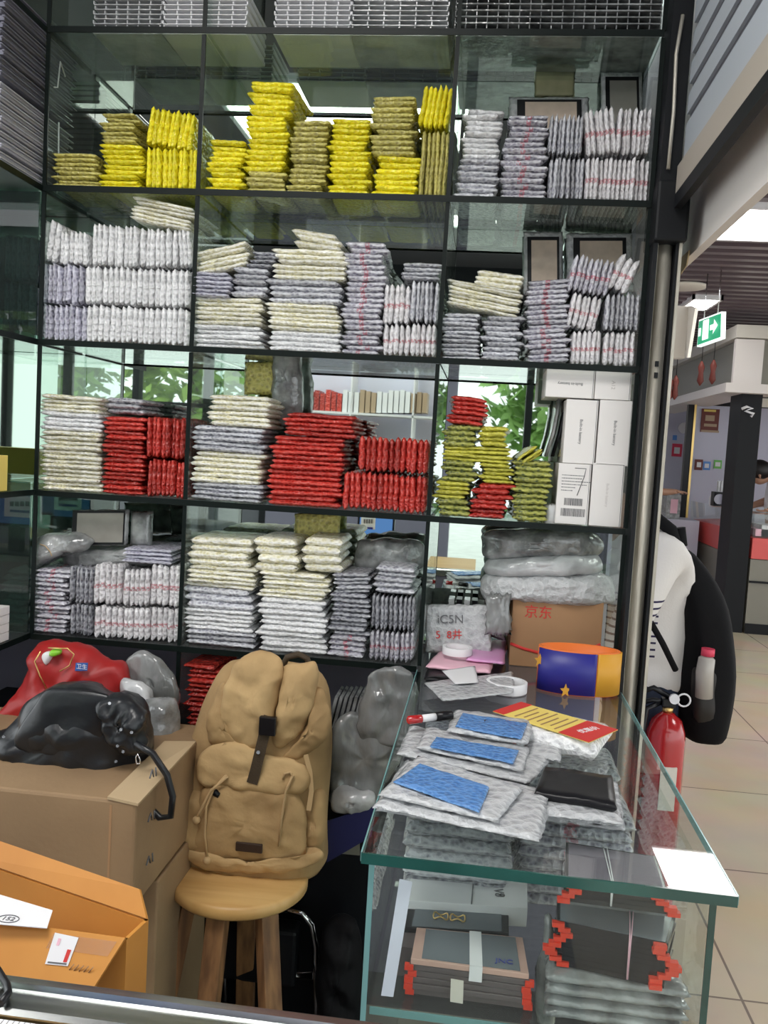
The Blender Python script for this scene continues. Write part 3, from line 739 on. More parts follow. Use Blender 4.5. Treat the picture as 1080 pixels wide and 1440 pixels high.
bars(o, X0+w_*.24, X0+w_*.80, Z0+h_*.31, Z0+h_*.43); bars(o, X0+w_*.16, X0+w_*.90, Z0+h_*.13, Z0+h_*.26, seed=2)
bm = bmesh.new(); r = random.Random(4)
for k in range(6):
    x = X0+w_*.12
    while x < X0+w_*(.78, .7, .95, .9, .5, .45)[k]:
        q = r.uniform(.001, .005); box(bm, x, x+q, Y-.0006, Y-.0001, Z0+h_*(.80-k*.05), Z0+h_*(.80-k*.05)+.0018); x += q+.0012
mk('printed_lines', bm, M['ink'], o)
mk('pen_tick', T([(X0+w_*.50, Y-.001, Z0+h_*.93), (X0+w_*.84, Y-.001, Z0+h_*.93), (X0+w_*.80, Y-.001, Z0+h_*.80), (X0+w_*.62, Y-.001, Z0+h_*.48)], .0008), M['ink'], o)
zt = Z1
o, X0, X1, Z0, Z1, Y = carton(831, 876, 652, 740, 'plain white box, lower right of the battery boxes by the post', zb=SZ[3]+.001)
text('Built-in battery', ((X0+X1)/2, Y-.0004, (Z0+Z1)/2), .009, mat('faint_print', (.6, .56, .55), .6), o, PI/2, PI/2, 0)
o, X0, X1, Z0, Z1, Y = carton(794, 839, 562, 651, 'white box printed down its middle, upper left of the battery boxes', zb=zt+.001)
text('Built-in battery', ((X0+X1)/2, Y-.0004, (Z0+Z1)/2), .0095, M['ink'], o, PI/2, PI/2, 0)
o, X0, X1, Z0, Z1, Y = carton(841, 888, 563, 651, 'white box printed down its middle, upper right of the battery boxes', zb=zt+.001)
text('Built-in battery', ((X0+X1)/2, Y-.0004, (Z0+Z1)/2), .0095, M['ink'], o, PI/2, PI/2, 0)
zt = Z1
o, X0, X1, Z0, Z1, Y = carton(768, 836, 520, 561, 'white box lying across the top left of the battery boxes', zb=zt+.001)
text('Built-in battery', ((X0+X1)/2, Y-.0004, (Z0+Z1)/2), .0095, M['ink'], o, PI/2, PI, 0)
o, X0, X1, Z0, Z1, Y = carton(837, 888, 521, 561, 'white box lying across the top right of the battery boxes', zb=zt+.001)
text('A12', ((X0+X1)/2, Y-.0004, (Z0+Z1)/2), .012, mat('pencil', (.5, .47, .45), .6), o, PI/2, PI/2, 0)

# clear acrylic trays on the uppermost shelf and grey trays on the wing
for k, (x0, x1, m, l) in enumerate(((130, 226, 'filmw', 'first clear tray pile from the left on the uppermost glass'), (228, 346, 'filmw', 'second clear tray pile from the left on the uppermost glass'), (385, 492, 'filmw', 'third clear tray pile from the left on the uppermost glass'), (494, 630, 'filmw', 'fourth clear tray pile from the left on the uppermost glass'))):
    a = at(1, 2.08, x0, 30).x; b = at(1, 2.08, x1, 30).x; n = 9
    for j in range(n):
        bm = bmesh.new(); z = SZ[0]+.002+j*.011; d = (j % 2)*.003
        box(bm, a+d, b-d, 2.085, 2.26, z, z+.002); 
        for xx in [a+d+(b-a-2*d)*q/6 for q in range(7)]: box(bm, xx-.0015, xx+.0015, 2.085, 2.26, z+.002, z+.009)
        tag(mk('clear_tray', bm, M['white'] if k in (1, 2) else M['filmw']), ('lowest tray of the ' if j == 0 else 'tray in the ')+l, 'tray', 'trays in the '+l)
for j in range(7):
    a = at(1, 2.08, 640, 30).x; b = at(1, 2.08, 930, 30).x; z = SZ[0]+.002+j*.014
    bm = bmesh.new(); box(bm, a, b, 2.085, 2.27, z, z+.003)
    for q in range(20): xx = a+(b-a)*q/19; box(bm, xx-.001, xx+.001, 2.085, 2.27, z+.003, z+.012)
    tag(mk('grey_tray', bm, M['filmg']), ('lowest' if j == 0 else 'stacked')+' wide grey tray at the right end of the uppermost glass', 'tray', 'wide grey trays on the uppermost glass')
M['traygrey'] = mat('grey_tray_plastic', (.46, .46, .52), .25, spec=.8)
M['traydark'] = mat('dark_tray_plastic', (.20, .20, .25), .25, spec=.8)
for j in range(26):
    z = SZ[1]+.003+j*.0145
    if j >= 12: z += .010
    rr = random.Random(j); dx = rr.uniform(-.004, .006)
    bm = bmesh.new(); box(bm, -1.33+dx, -1.105+dx, 1.88, 2.20+dx, z, z+.0095); box(bm, -1.104+dx, -1.098+dx, 1.87, 2.21+dx, z+.004, z+.0065)
    low = j < 12
    tag(mk('storage_tray', bm, M['traygrey'] if low else M['traydark']), f"{'light grey tray in lower' if low else 'dark grey tray in upper'} tied bundle at the top left corner", 'tray', 'lower bundle of grey trays' if low else 'upper bundle of grey trays')
zz = SZ[1]
tag(mk('string', T([(-1.090, 2.120, zz+.002), (-1.089, 2.120, zz+.09), (-1.090, 2.118, zz+.172)], .0018), M['white']), 'white string around the lower bundle of grey trays', 'string')
tag(mk('string', T([(-1.090, 2.090, zz+.245), (-1.089, 2.105, zz+.25), (-1.089, 2.115, zz+.315), (-1.088, 2.140, zz+.29)], .0018), M['white']), 'white string knotted round the upper bundle of grey trays', 'string')
# items on lower shelves of the wing
for k in range(4):
    z = SZ[4]+.002+k*.021
    tag(mk('phone_box', B(-1.32, -1.10, 1.87, at(0, -1.10, 13, 880).y, z, z+.020), M['whitebox'], bevel=.001), ('topmost' if k == 3 else 'stacked')+' white phone box at the left picture edge, lowest wing shelf', 'box', 'white phone boxes on the wing')
tag(mk('yellow_carton', B(-1.33, -1.10, 1.87, at(0, -1.10, 11, 655).y, SZ[3]+.002, SZ[3]+.085), M['yell'], bevel=.001), 'yellow carton at the left picture edge on the corner wing', 'box')

# ================================================================ RIGHT BOTTOM BAY, ON THE COUNTER LEVEL
ZC = .931
c = vq(718, 846, 843, 944, 2.16)
X0, X1 = (c[0].x+c[3].x)/2, (c[1].x+c[2].x)/2; Z1 = (c[2].z+c[3].z)/2
o = tag(mk('shipping_box', B(X0, X1, 2.16, 2.292, ZC, Z1), M['card2'], bevel=.002), 'brown shipping box with red curved stripe in the bottom right bay', 'box')
text('京东', at(1, 2.159, 757, 862), .034, M['redink'], o)
mk('red_stripe', T([(X0+.001, 2.1595, ZC+.055)]+[(X0+(X1-X0)*t, 2.1595, ZC+.055-.10*t*(1-t)+.015*t) for t in (.15, .3, .45, .6, .75, .9)]+[(X1-.001, 2.1595, ZC+.07)], .004, n=6), M['redink'], o)
bm = bmesh.new(); box(bm, X0+.01, X0+.028, 2.1588, 2.1598, Z1-.035, Z1-.02)
softbox('clear bubble wrap roll lying on the brown shipping box', [(682, 840), (680, 812), (720, 804), (790, 803), (850, 808), (864, 832), (850, 848), (770, 846), (715, 842)], 2.21, .07, .06, M['bubsheet'], 'bubble_wrap_roll', 'bubble wrap')
softbox('white foam roll between two bubble wrap rolls', [(688, 806), (692, 786), (760, 778), (836, 780), (838, 804), (760, 808)], 2.21, .065, .06, M['filmw'], 'foam_roll', 'bubble wrap')
softbox('grey bubble wrap roll, uppermost of the rolls below the green packets', [(690, 784), (680, 762), (690, 748), (760, 745), (834, 750), (840, 778), (760, 782)], 2.21, .06, .06, M['filmg'], 'bubble_wrap_roll', 'bubble wrap')
tag(mk('clear_bag', quadpack(vq(682, 719, 836, 892, 2.13, .01), .016, seed=77, jag=.006, wob=.006), M['filmb']), 'limp clear bag hanging beside the shipping box', 'bag')
# clear bag with handwriting
c = vq(598, 691, 853, 918, 2.14, .03); o = tag(mk('written_bag', quadpack(c, .012, seed=31), M['bubsheet']), 'clear bag with black and red handwriting leaning in the bottom right bay', 'bag')
Mx = quadmat(*[subq(c, .38, .95, .68, 1, .0085)[k] for k in (0, 1, 3)])
text('iC5N', None, .030, M['ink'], o, Mx=Mx)
Mx = quadmat(*[subq(c, .36, .95, .36, 1, .0085)[k] for k in (0, 1, 3)])
text('5  8井', None, .026, M['redink'], o, Mx=Mx)
# tray of phones
o = tag(mk('phone_tray', B(at(1, 2.22, 628, 850).x, at(1, 2.22, 682, 850).x, 2.215, 2.285, 1.03, 1.05), M['filmw']), 'small pale tray of phone parts behind the written bag', 'tray')
for k in range(4):
    x = at(1, 2.22, 632+k*11, 830).x; mk('phone_part', B(x, x+.014, 2.22, 2.27, 1.051, 1.075), M['blackp'] if k % 2 else M['filmw'], o)
mk('support_block', B(at(1, 2.22, 634, 850).x, at(1, 2.22, 676, 850).x, 2.22, 2.28, ZC, 1.03), M['cardin'], o)
def hz(pts, z): return [at(2, z, x, y) for x, y in pts]
def flat(name, pts, z, t, m, label=None, cat=None, seed=1, par=None, **k):
    c = hz(pts, z+t/2); o = mk(name, quadpack(c, t, seed=seed, **k), m, par)
    return (tag(o, label, cat) if label else o), c
# dark stand under pink bags
z = ZC
flat('black_folder', [(596, 956), (708, 966), (712, 936), (604, 930)], z, .012, M['blackp'], 'black folder under the pink bags in the bottom right bay', 'folder', 40)
flat('pink_bag', [(598, 938), (690, 947), (697, 925), (617, 916)], z+.013, .012, M['pink'], 'light pink folded bag under the mauve one', 'bag', 41)
flat('mauve_bag', [(655, 928), (710, 934), (712, 900), (664, 906)], z+.026, .010, M['violet'], 'mauve plastic bag lying over the light pink bag', 'bag', 42)
def ring(name, c, ro, ri, h, m, label, cat, sx=1, par=None):
    bm = bmesh.new(); lathe(bm, [(ri, 0), (ro, 0), (ro, h), (ri, h), (ri, 0)], (0, 0, 0), n=40, cap=False)
    for v in bm.verts: v.co = Vector(c)+Vector((v.co.x*sx, v.co.y, v.co.z))
    o = mk(name, bm, m, par, bevel=.0006); return tag(o, label, cat) if label else o
q = at(2, z+.04, 643, 917); ring('tape_roll', (q.x, q.y, z+.036), .036, .027, .018, M['white'], 'white tape roll lying on the pink bags', 'tape')
q = at(2, ZC, 712, 972); ring('tape_roll', (q.x, q.y, ZC+.001), .045, .038, .022, M['white'], 'thin white tape roll half covered by bubble sheet', 'tape')
flat('bubble_sheet', [(622, 986), (722, 975), (722, 944), (596, 960)], ZC+.016, .006, M['bubsheet'], 'curled bubble sheet lying over a white tape roll', 'bubble wrap', 43)
o, _ = flat('paper_slip', [(640, 962), (673, 960), (668, 936), (621, 943)], ZC+.026, .0008, M['white'], 'white paper slip on the bubble sheet', 'paper', 44, wob=0, jag=0)
# orange and blue strap roll
q = at(1, 1.93, 812, 992); bz = ZC
def band(a0, a1, ro, ri, h, n=40, z0=0):
    bm = bmesh.new(); P = []
    for k in range(n+1):
        t = a0+(a1-a0)*k/n
        P.append([Vector((q.x+r_*1.15*math.cos(t), 1.97+r_*.62*math.sin(t), z)) for r_, z in ((ro, bz+z0+.001), (ro, bz+z0+h), (ri, bz+z0+h), (ri, bz+z0+.001))])
    loft(bm, P); return bm
o = tag(mk('strap_roll', band(0, 2*PI*.999, .078, .072, .098, 60), M['orng']), 'rolled orange strap with dark blue cover standing on the glass counter', 'strap')
mk('blue_cover', band(PI*1.10, PI*1.62, .0815, .0785, .094, 24, .002), M['navy'], o)
mk('amber_section', band(PI*1.63, PI*2.02, .0815, .0785, .094, 18, .002), M['amber'], o)
bm = bmesh.new()
for an in (PI*1.13, PI*1.40):
    cx, cy = q.x+.0825*1.15*math.cos(an), 1.97+.0825*.62*math.sin(an); zc = bz+(.068 if an < PI*1.2 else .012)
    pts = []
    for k in range(10):
        rr = .016 if k % 2 == 0 else .007; t = PI/2+k*PI/5; pts.append(Vector((cx+rr*math.cos(t)*.8, cy-.0025+rr*math.cos(t)*.25, zc+rr*math.sin(t))))
    vs = [bm.verts.new(p) for p in pts]; c0 = bm.verts.new(sum(pts, Vector())/10)
    for k in range(10): bm.faces.new((vs[k], vs[(k+1) % 10], c0))
mk('star_print', bm, M['amber'], o, solid=.001)

# ================================================================ GLASS COUNTER
ct = empty('glass_counter', (.11, 1.55, 0), 'glass display counter with green edges beside the shop opening', 'counter')
bm = bmesh.new(); P = [(-.120, 1.084), (.342, 1.076), (.342, 1.995), (.329, 1.995), (.329, 2.296), (-.111, 2.296)]
loft(bm, [[(x, y, z) for x, y in P] for z in (.919, .930)]); 
for f in bm.faces: f.smooth = False
g = mk('glass_top', bm, M['topglass'], ct)
mk('front_edge', slab([(-.121, 1.0835, .9175), (.3425, 1.0755, .9175), (.3425, 1.0755, .9315), (-.121, 1.0835, .9315)], .003), M['gedge'], g)
mk('side_edge', B(.3425, .3445, 1.077, 1.995, .9185, .9305), M['tealedge'], g)
mk('side_edge', B(-.1225, -.1205, 1.085, 2.04, .9185, .9305), M['tealedge'], g)
xr = at(1, 1.10, 1004, 1300).x; xl = at(1, 1.10, 517, 1260).x
s = mk('front_glass', B(xl+.008, xr-.009, 1.100, 1.108, .10, .918), M['clearglass'], ct)
s = mk('side_glass', B(xr-.008, xr, 1.099, 2.03, .10, .918), M['clearglass'], ct); mk('green_edge', B(xr-.008, xr+.0003, 1.096, 1.0985, .10, .918), M['gedge'], s)
s = mk('side_glass', B(xl, xl+.007, 1.099, 2.03, .10, .918), M['clearglass'], ct); mk('green_edge', B(xl-.0003, xl+.007, 1.0965, 1.0985, .10, .918), M['tealedge'], s)
zs = at(1, 1.12, 640, 1427).z
zs2 = zs
s = mk('inner_shelf', B(xl+.010, xr-.010, 1.115, 2.02, zs-.008, zs), M['clearglass'], ct); mk('teal_edge', B(xl+.010, xr-.010, 1.1125, 1.1145, zs-.009, zs+.001), M['tealedge'], s)
mk('plinth', B(xl, xr, 1.10, 2.03, 0, .10), M['greyc'], ct)
# ---- goods on the counter
def bpack(label, film, inner, z, t, innerc, seed, cat='packet'):
    c = hz(film, z+t/2); o = mk('film_packet', quadpack(c, t, seed=seed, rim=.015, wob=.002), M['bubsheet']); tag(o, label, cat)
    if inner:
        ci = hz(inner, z+t*1.22); mk('blue_screen', quadpack(ci, .004, seed=seed+1, rim=.004, jag=.0003), innerc, o)
    return o
z = ZC+.001
M['bluebub'] = bubble('blue_screen_film', (.10, .26, .55), (.06, .19, .50), border=.05, scale=120, var=.02)
F1 = [(528, 1137), (760, 1182), (776, 1117), (575, 1070)]
for k in range(4):
    j = [(x+random.uniform(-5, 5), y+random.uniform(-3, 3)) for x, y in F1]
    bpack(('lowest' if k == 0 else ('second' if k == 1 else ('third' if k == 2 else 'fourth')))+' clear packet of the near pile on the glass counter', j, None, z+k*.009, .0095, None, 60+k)
F2 = [(532, 1118), (700, 1156), (735, 1110), (588, 1062)]
bpack('clear packet holding a bright blue screen, on the near counter pile', F2, [(552, 1100), (674, 1143), (688, 1108), (590, 1074)], z+.037, .010, M['bluebub'], 70)
G1 = [(558, 1062), (740, 1105), (776, 1064), (580, 1020)]
for k in range(3):
    j = [(x+random.uniform(-6, 6), y+random.uniform(-3, 3)) for x, y in G1]
    bpack(('lowest', 'second', 'third')[k]+' clear packet of the far pile behind the bright blue screen', j, None, z+k*.009, .0095, None, 80+k)
bpack('blue-striped clear packet under the pen-marked one on the far pile', [(585, 1052), (735, 1085), (745, 1052), (600, 1022)], [(604, 1050), (722, 1074), (730, 1055), (614, 1036)], z+.028, .010, M['bluebub'], 84)
o = bpack('pen-marked packet with a pale blue screen, topmost of far counter pile', [(628, 1028), (742, 1048), (755, 1014), (640, 998)], [(640, 1022), (733, 1040), (742, 1017), (650, 1003)], z+.040, .010, M['bluebub'], 86)
c = hz([(668, 1022), (695, 1027), (700, 1014), (674, 1010)], z+.053)
mk('pen_scribble', T([lerpq(c, u, v) for u, v in ((0, .2), (.9, .3), (.1, .5), (.9, .7), (.3, .9), (.6, .1), (.8, .9))], .0009), M['ink'], o)
bpack('pinkish clear packet at the right of the far counter pile', [(735, 1058), (788, 1072), (795, 1022), (748, 1012)], None, z+.020, .010, None, 88)['label']
for k in range(3):
    bpack(('lower', 'middle', 'upper')[k]+' flat clear packet on the counter right of the blue screens', [(742+k*2, 1150-k*3), (880-k*2, 1168-k*4), (868, 1100), (760, 1090)], None, z+k*.009, .009, None, 90+k)
o = tag(mk('black_case', quadpack(hz([(750, 1118), (868, 1138), (862, 1094), (764, 1082)], z+.034), .012, seed=97, rim=.004, jag=.0003), M['blackp']), 'glossy black case lying on flat clear packets on the counter', 'case')
# leaflet
c = hz([(828, 1045), (869, 1027), (733, 988), (693, 1001)], ZC+.050)
o = tag(mk('leaflet', slab(c, .0008), M['yell']), 'yellow and red price leaflet lying on the counter packets', 'leaflet')
up_ = Vector((0, 0, .0014)) if (Vector(c[1])-Vector(c[0])).cross(Vector(c[3])-Vector(c[0])).z > 0 else Vector((0, 0, .0012))
def lq(u0, u1, v0, v1): return [lerpq(c, u, v)+Vector((0, 0, .0015)) for u, v in ((u0, v0), (u1, v0), (u1, v1), (u0, v1))]
def flatq(name, q, m, par, t=.0004):
    bm = bmesh.new(); vs = [bm.verts.new(p) for p in q]; bm.faces.new(vs); return mk(name, bm, m, par, solid=t)
flatq('red_block', lq(0, 1, 0, .30), M['redink'], o); flatq('red_header', lq(0, 1, .88, 1), M['redink'], o)
bm = bmesh.new()
for k in range(7):
    q4 = lq(.1+.1*(k % 2), .9-.1*(k % 3), .36+k*.07, .375+k*.07); bm.faces.new([bm.verts.new(p) for p in q4])
mk('printed_lines', bm, M['card2'], o, solid=.0004)
a = at(2, ZC+.053, 826, 1030); 
Mx = quadmat(lerpq(c, .55, .16)+Vector((0, 0, .002)), lerpq(c, .9, .13)+Vector((0, 0, .002)), lerpq(c, .5, .4)+Vector((0, 0, .002)))
text('优惠价', None, .017, M['white'], o, Mx=Mx)
mk('paper_support', quadpack(hz([(735, 1040), (840, 1062), (862, 1030), (750, 1006)], ZC+.030), .034, seed=99), M['bubsheet2'], None)
tag(bpy.data.objects[-1] if False else [x for x in COL.objects if x.name.startswith('paper_support')][0], 'white bubble parcel under the yellow and red leaflet', 'packet').name = 'bubble_parcel'
# marker pen lying across
pa = at(2, ZC+.05, 573, 1013); pb = at(2, ZC+.054, 636, 1005); d = (pb-pa)
o = tag(mk('marker_pen', T([pa+d*.30, pa+d*.34, pa+d*.62], [.005, .0065, .0065], n=14), M['white']), 'white marker pen with red cap and black end on the counter pile', 'pen')
mk('red_cap', T([pa, pa+d*.02, pa+d*.30, pa+d*.315], [.005, .0075, .0075, .006], n=14), M['extred'], o); mk('black_barrel', T([pa+d*.62, pa+d*.98, pa+d], [.0082, .0082, .006], n=14), M['blackp'], o)
# ---- goods inside the counter
z1 = at(1, 1.145, 660, 1360).z
def screen(name, pts, z, t, mrim, mface, label, grp=None, cat='phone screen', dy=0):
    c = [p+Vector((0, dy, 0)) for p in hz(pts, z)]; bm = slab([p-Vector((0, 0, t)) for p in c], t)
    o = mk(name, bm, mrim, bevel=.0008); tag(o, label, cat, grp)
    if mface: mk('display_panel', slab([p+Vector((0, 0, .0002)) for p in subq(c, .08, .93, .05, .95)], .0006), mface, o)
    return o
RS = [(578, 1348), (744, 1370), (735, 1318), (586, 1304)]
nR = max(3, int((z1-zs-.002)/.0078)); tR = (z1-zs-.002)/nR
for k in range(nR):
    zt = z1-k*tR; r = random.Random(k); top = k == 0
    c0 = hz(RS, z1); c = [p+Vector((r.uniform(-.003, .003) if k else 0, r.uniform(-.002, .002) if k else 0, zt-z1)) for p in c0]
    o = mk('phone_screen', slab([p-Vector((0, 0, tR*.92)) for p in c], tR*.92), M['rose'] if top else M['mauvegrey'], bevel=.0008)
    tag(o, 'rose-framed phone screen topmost in the banded pile inside the counter' if top else 'brownish phone screen under the rose-framed one in the counter', 'phone screen', 'banded pile of rose phone screens')
    if top:
        mk('display_panel', slab([p+Vector((0, 0, .0003)) for p in subq(c, .09, .93, .04, .96)], .0006), M['lcd'], o)
        Mx = quadmat(lerpq(c, .80, .22)+Vector((0, 0, .002)), lerpq(c, 1, .22)+Vector((0, 0, .002)), lerpq(c, .8, .7)+Vector((0, 0, .002)))
        text('JNC', None, .014, mat('blue_ink', (.03, .04, .3), .5), o, Mx=Mx)
        cb = subq(c, .50, .61, -.01, 1.01, .0012)
        bm = slab(cb, .0006); lo = [cb[0]-Vector((0, .0015, 0)), cb[1]-Vector((0, .0015, 0))]
        q4 = [lo[0]-Vector((0, 0, .020)), lo[1]-Vector((0, 0, .020)), lo[1]+Vector((0, 0, .001)), lo[0]+Vector((0, 0, .001))]
        slab(q4, .0006, bm=bm); band_o = tag(mk('paper_band', bm, M['white']), 'white paper band around the rose phone screens', 'paper band')
    elif k < 8:
        for sx_, u in ((-1, 0), (1, 1)):
            p = lerpq(c, u, .02)-Vector((0, 0, tR*.5)); 
            mk('red_tab', B(p.x-.006, p.x+.006, p.y-.004, p.y+.003, p.z-tR*.45, p.z+tR*.45), M['redtab'], o)
c0 = hz(RS, z1); cb = subq(c0, .36, .47, -.015, 0, -.022)
tag(mk('paper_band', slab([at(1, 1.128, 633, 1408), at(1, 1.128, 651, 1411), at(1, 1.128, 652, 1379), at(1, 1.128, 634, 1376)], .001), M['cream']), 'lower printed paper band on the brownish phone screens', 'paper band')
o = screen('phone_screen', [(566, 1307), (716, 1316), (715, 1276), (575, 1269)], z1-.001, .008, M['blackp'], M['lcd'], 'black phone screen with blue marks behind the rose-framed one', dy=.006)
q = at(2, z1+.004, 620, 1288); 
for k in range(2): tag(mk('earring', T([(q.x+k*.025+.011*math.cos(t), q.y+.011*math.sin(t)*.7, z1+.004+.003*math.sin(t*3)) for t in [i*PI/8 for i in range(16)]], .0012, closed=True), M['brass']), ('left' if k == 0 else 'right')+' gold ring in clear film on the black phone screen', 'ring')
mk('support', B(-.085, .06, 1.19, 1.26, zs+.001, z1-.0095), M['mauvegrey']); sp = [x for x in COL.objects if x.name == 'support'][0]; sp.name = 'screen_pile'; tag(sp, 'dark pile under the black phone screen in the counter', 'pile')
c = hz([(570, 1266), (742, 1277), (741, 1237), (578, 1232)], z1+.012)
o = tag(mk('white_carton', slab([p-Vector((0, 0, .03)) for p in c], .03), M['white'], bevel=.001), 'flat white carton marked V8 inside the counter', 'box')
mk('carton_seam', slab([p+Vector((0, 0, .0003)) for p in subq(c, .535, .545, 0, 1)], .0004), M['ink'], o)
Mx = quadmat(lerpq(c, .76, .45)+Vector((0, 0, .0012)), lerpq(c, .96, .45)+Vector((0, 0, .0012)), lerpq(c, .76, .9)+Vector((0, 0, .0012)))
text('V8', None, .022, M['ink'], o, Mx=Mx@Matrix.Rotation(-PI/2, 4, 'Z'))
# right hand bundles
def bundle(top, z, zb, n, where, grp, bandm, bu, taps=True, face=None, w=.0008):
    t = (z-zb)/n; c0 = hz(top, z)
    for k in range(n):
        r = random.Random(k*3+len(where)); c = [p+Vector((r.uniform(-.002, .002) if k else 0, r.uniform(-.002, .002) if k else 0, -k*t)) for p in c0]
        o = mk('phone_screen', slab([p-Vector((0, 0, t*.9)) for p in c], t*.9), M['lcdk'], bevel=.0006)
        tag(o, ('topmost ' if k == 0 else '')+f'black phone screen in the {where}', 'phone screen', grp)
        if k == 0: mk('display_panel', slab([p+Vector((0, 0, .0002)) for p in subq(c, .03, .97, .04, .96)], .0005), face or M['lcd'], o)
        if taps and (n < 10 or k % 1 == 0):
            for u in (0, 1):
                off = .010*math.sin(k*.9+u)+.004
                p = lerpq(c, u, 0)-Vector((0, .001, t*.45)); p.x += (-.002 if u == 0 else .002)+(off if u == 0 else -off)
                mk('red_tab', B(p.x-.008, p.x+.008, p.y-.005, p.y+.004, p.z-t*.45, p.z+t*.45), M['redtab'], o)
    a = lerpq(c0, bu, 1)+Vector((0, 0, .0016)); b = lerpq(c0, bu+.04, 0)+Vector((0, -.0012, .0016)); e = b-Vector((0, .003, z-zb-.002)); 
    bm = T([a, b, e], w); tube(bm, [a+Vector((.005, 0, 0)), b+Vector((.002, 0, 0)), e+Vector((.001, 0, 0))], w)
    tag(mk('rubber_band', bm, bandm), 'rubber band round the '+where, 'rubber band')
zm = at(1, 1.135, 860, 1312).z; zb = at(1, 1.135, 860, 1374).z
bundle([(783, 1295), (940, 1328), (950, 1290), (783, 1264)], zm, zb, 9, 'front right bundle with a pink band in the counter', 'front right bundle of phone screens', M['pink'], .62)
zu = .905
cc = hz([(795, 1234), (935, 1250), (915, 1196), (795, 1178)], zu)
bundle([(795, 1234), (938, 1252), (922, 1204), (796, 1184)], zu, zu-.032, 5, 'rear right bundle with a white band in the counter', 'rear right bundle of phone screens', M['white'], .42, face=mat('mauve_face', (.20, .17, .21), .3))
cu = hz([(795, 1234), (938, 1252), (922, 1204), (796, 1184)], zu-.033)
tag(mk('film_packet', slab([p-Vector((0, 0, zu-.034-zs-.002)) for p in cu], zu-.034-zs-.002), M['filmg']), 'grey film-wrapped block below the rear right bundle', 'packet')
for k in range(4):
    t = (zb-zs-.003)/4; z_ = zs+.001+k*t
    c = [p+Vector((0, 0, z_+t/2-zs)) for p in hz([(765, 1440), (965, 1462), (955, 1400), (770, 1390)], zs)]
    y0 = min(p.y for p in c); x0, x1 = at(1, 1.13, 766, 1400).x, at(1, 1.13, 972, 1400).x
    c = [Vector((x0, 1.128, z_+t/2)), Vector((x1, 1.128, z_+t/2)), Vector((x1-.005, 1.21, z_+t/2)), Vector((x0+.005, 1.21, z_+t/2))]
    tag(mk('film_packet', quadpack(c, t, seed=200+k, rim=.012, wob=.002), M['filmg']), ('lowest', 'second', 'third', 'topmost')[k]+' film-wrapped screen packet below the pink-banded bundle', 'packet')
for i, (xa, xb, ya, yb_2, kk, wh) in enumerate(((-.085, .085, 1.34, 1.50, 'grey', 'front left pile behind the phone screens'), (.10, .285, 1.42, 1.56, 'gred', 'front right pile behind the bundles'), (-.085, .085, 1.53, 1.69, 'white', 'second left pile'), (.10, .285, 1.59, 1.74, 'grey', 'second right pile'), (-.085, .085, 1.72, 1.90, 'lilac', 'third left pile'), (.10, .285, 1.77, 1.95, 'red', 'third right pile'))):
    n = 8; t = (.885-.02*(i % 3)-zs)/n
    for k in range(n):
        z_ = zs+.001+(k+.5)*t; j = random.uniform(-.004, .004)
        o = mk(cname(kk), quadpack([(xa+j, ya, z_), (xb+j, ya+j, z_), (xb+j, yb_2, z_), (xa+j, yb_2, z_)], t*.97, seed=300+i*9+k), K[kk][1])
        tag(o, f"{'topmost ' if k == n-1 else ''}{K[kk][0]} packet inside the counter, {wh}", 'packet', f'packets inside the counter, {wh}')
tag(mk('lavender_sheet', slab([(at(1, 1.125, 536, 1400)), (at(1, 1.125, 553, 1402)), at(1, 1.20, 580, 1240), at(1, 1.20, 562, 1236)], .002), M['wallw']), 'lavender sheet leaning at the left inside the counter', 'sheet')
softbox('shiny dark bag between the two rows inside the counter', [(762, 1440), (758, 1380), (765, 1330), (772, 1290), (778, 1340), (775, 1435)], 1.19, .01, .03, M['filmg'], 'dark_bag', 'bag')
# ---- foreground counter frame with measuring tape
fc = empty('near_counter', (-.3, .7, 0), 'near counter with silver aluminium rim along the bottom of the picture', 'counter')
zr = .93
def fy(x, y): return at(2, zr, x, y).y
yt_, yb_ = fy(100, 1377), fy(100, 1432)
prof = [(yt_, zr-.004), (yt_-.006, zr), (yt_-.016, zr+.001), (yt_-.018, zr-.004), (yb_+.018, zr-.004), (yb_+.016, zr-.001), (yb_+.004, zr-.001), (yb_, zr-.005), (yb_, zr-.03), (yt_, zr-.03)]
bm = bmesh.new(); loft(bm, [[(x, y, z) for y, z in prof] for x in (-.75, -.30, -.001)])
for f in bm.faces: f.smooth = False
mk('aluminium_rim', bm, M['alu2'], fc)
mk('wood_top', B(-.75, -.001, .25, yb_-.002, zr-.03, zr-.008), M['wood'], fc)
mk('front_panel', B(-.75, -.001, yt_-.03, yt_-.004, .0, zr-.032), M['slate'], fc)
yr = fy(60, 1428)
tp = tag(mk('measuring_tape', B(-.75, -.02, yb_-.022, yb_-.004, zr-.0075, zr-.0065), M['white']), 'white measuring tape strip stuck along the near counter rim', 'measuring tape')
bm = bmesh.new(); x = -.74; k = 0
while x < -.03:
    hgt = .012 if k % 5 == 0 else .006; box(bm, x, x+.0005, yb_-.0045-hgt, yb_-.0045, zr-.0064, zr-.0061); x += .005; k += 1
mk('tick_marks', bm, M['ink'], tp)
for k, ch in enumerate('3 4 2 1 3 1 2 3 4 5 6 7 8 9'.split()[:12]): text(ch, (-.50+k*.05, yb_-.013, zr-.0062), .012, M['ink'], tp, 0, 0, PI, ext=.0001)
P = [at(2, zr+.006, x, y) for x, y in ((-12, 1350), (2, 1372), (10, 1385), (12, 1396), (0, 1412))]
tag(mk('black_cable', T(P, .0035), M['blackp']), 'short black cable curling over the left end of the rim', 'cable')
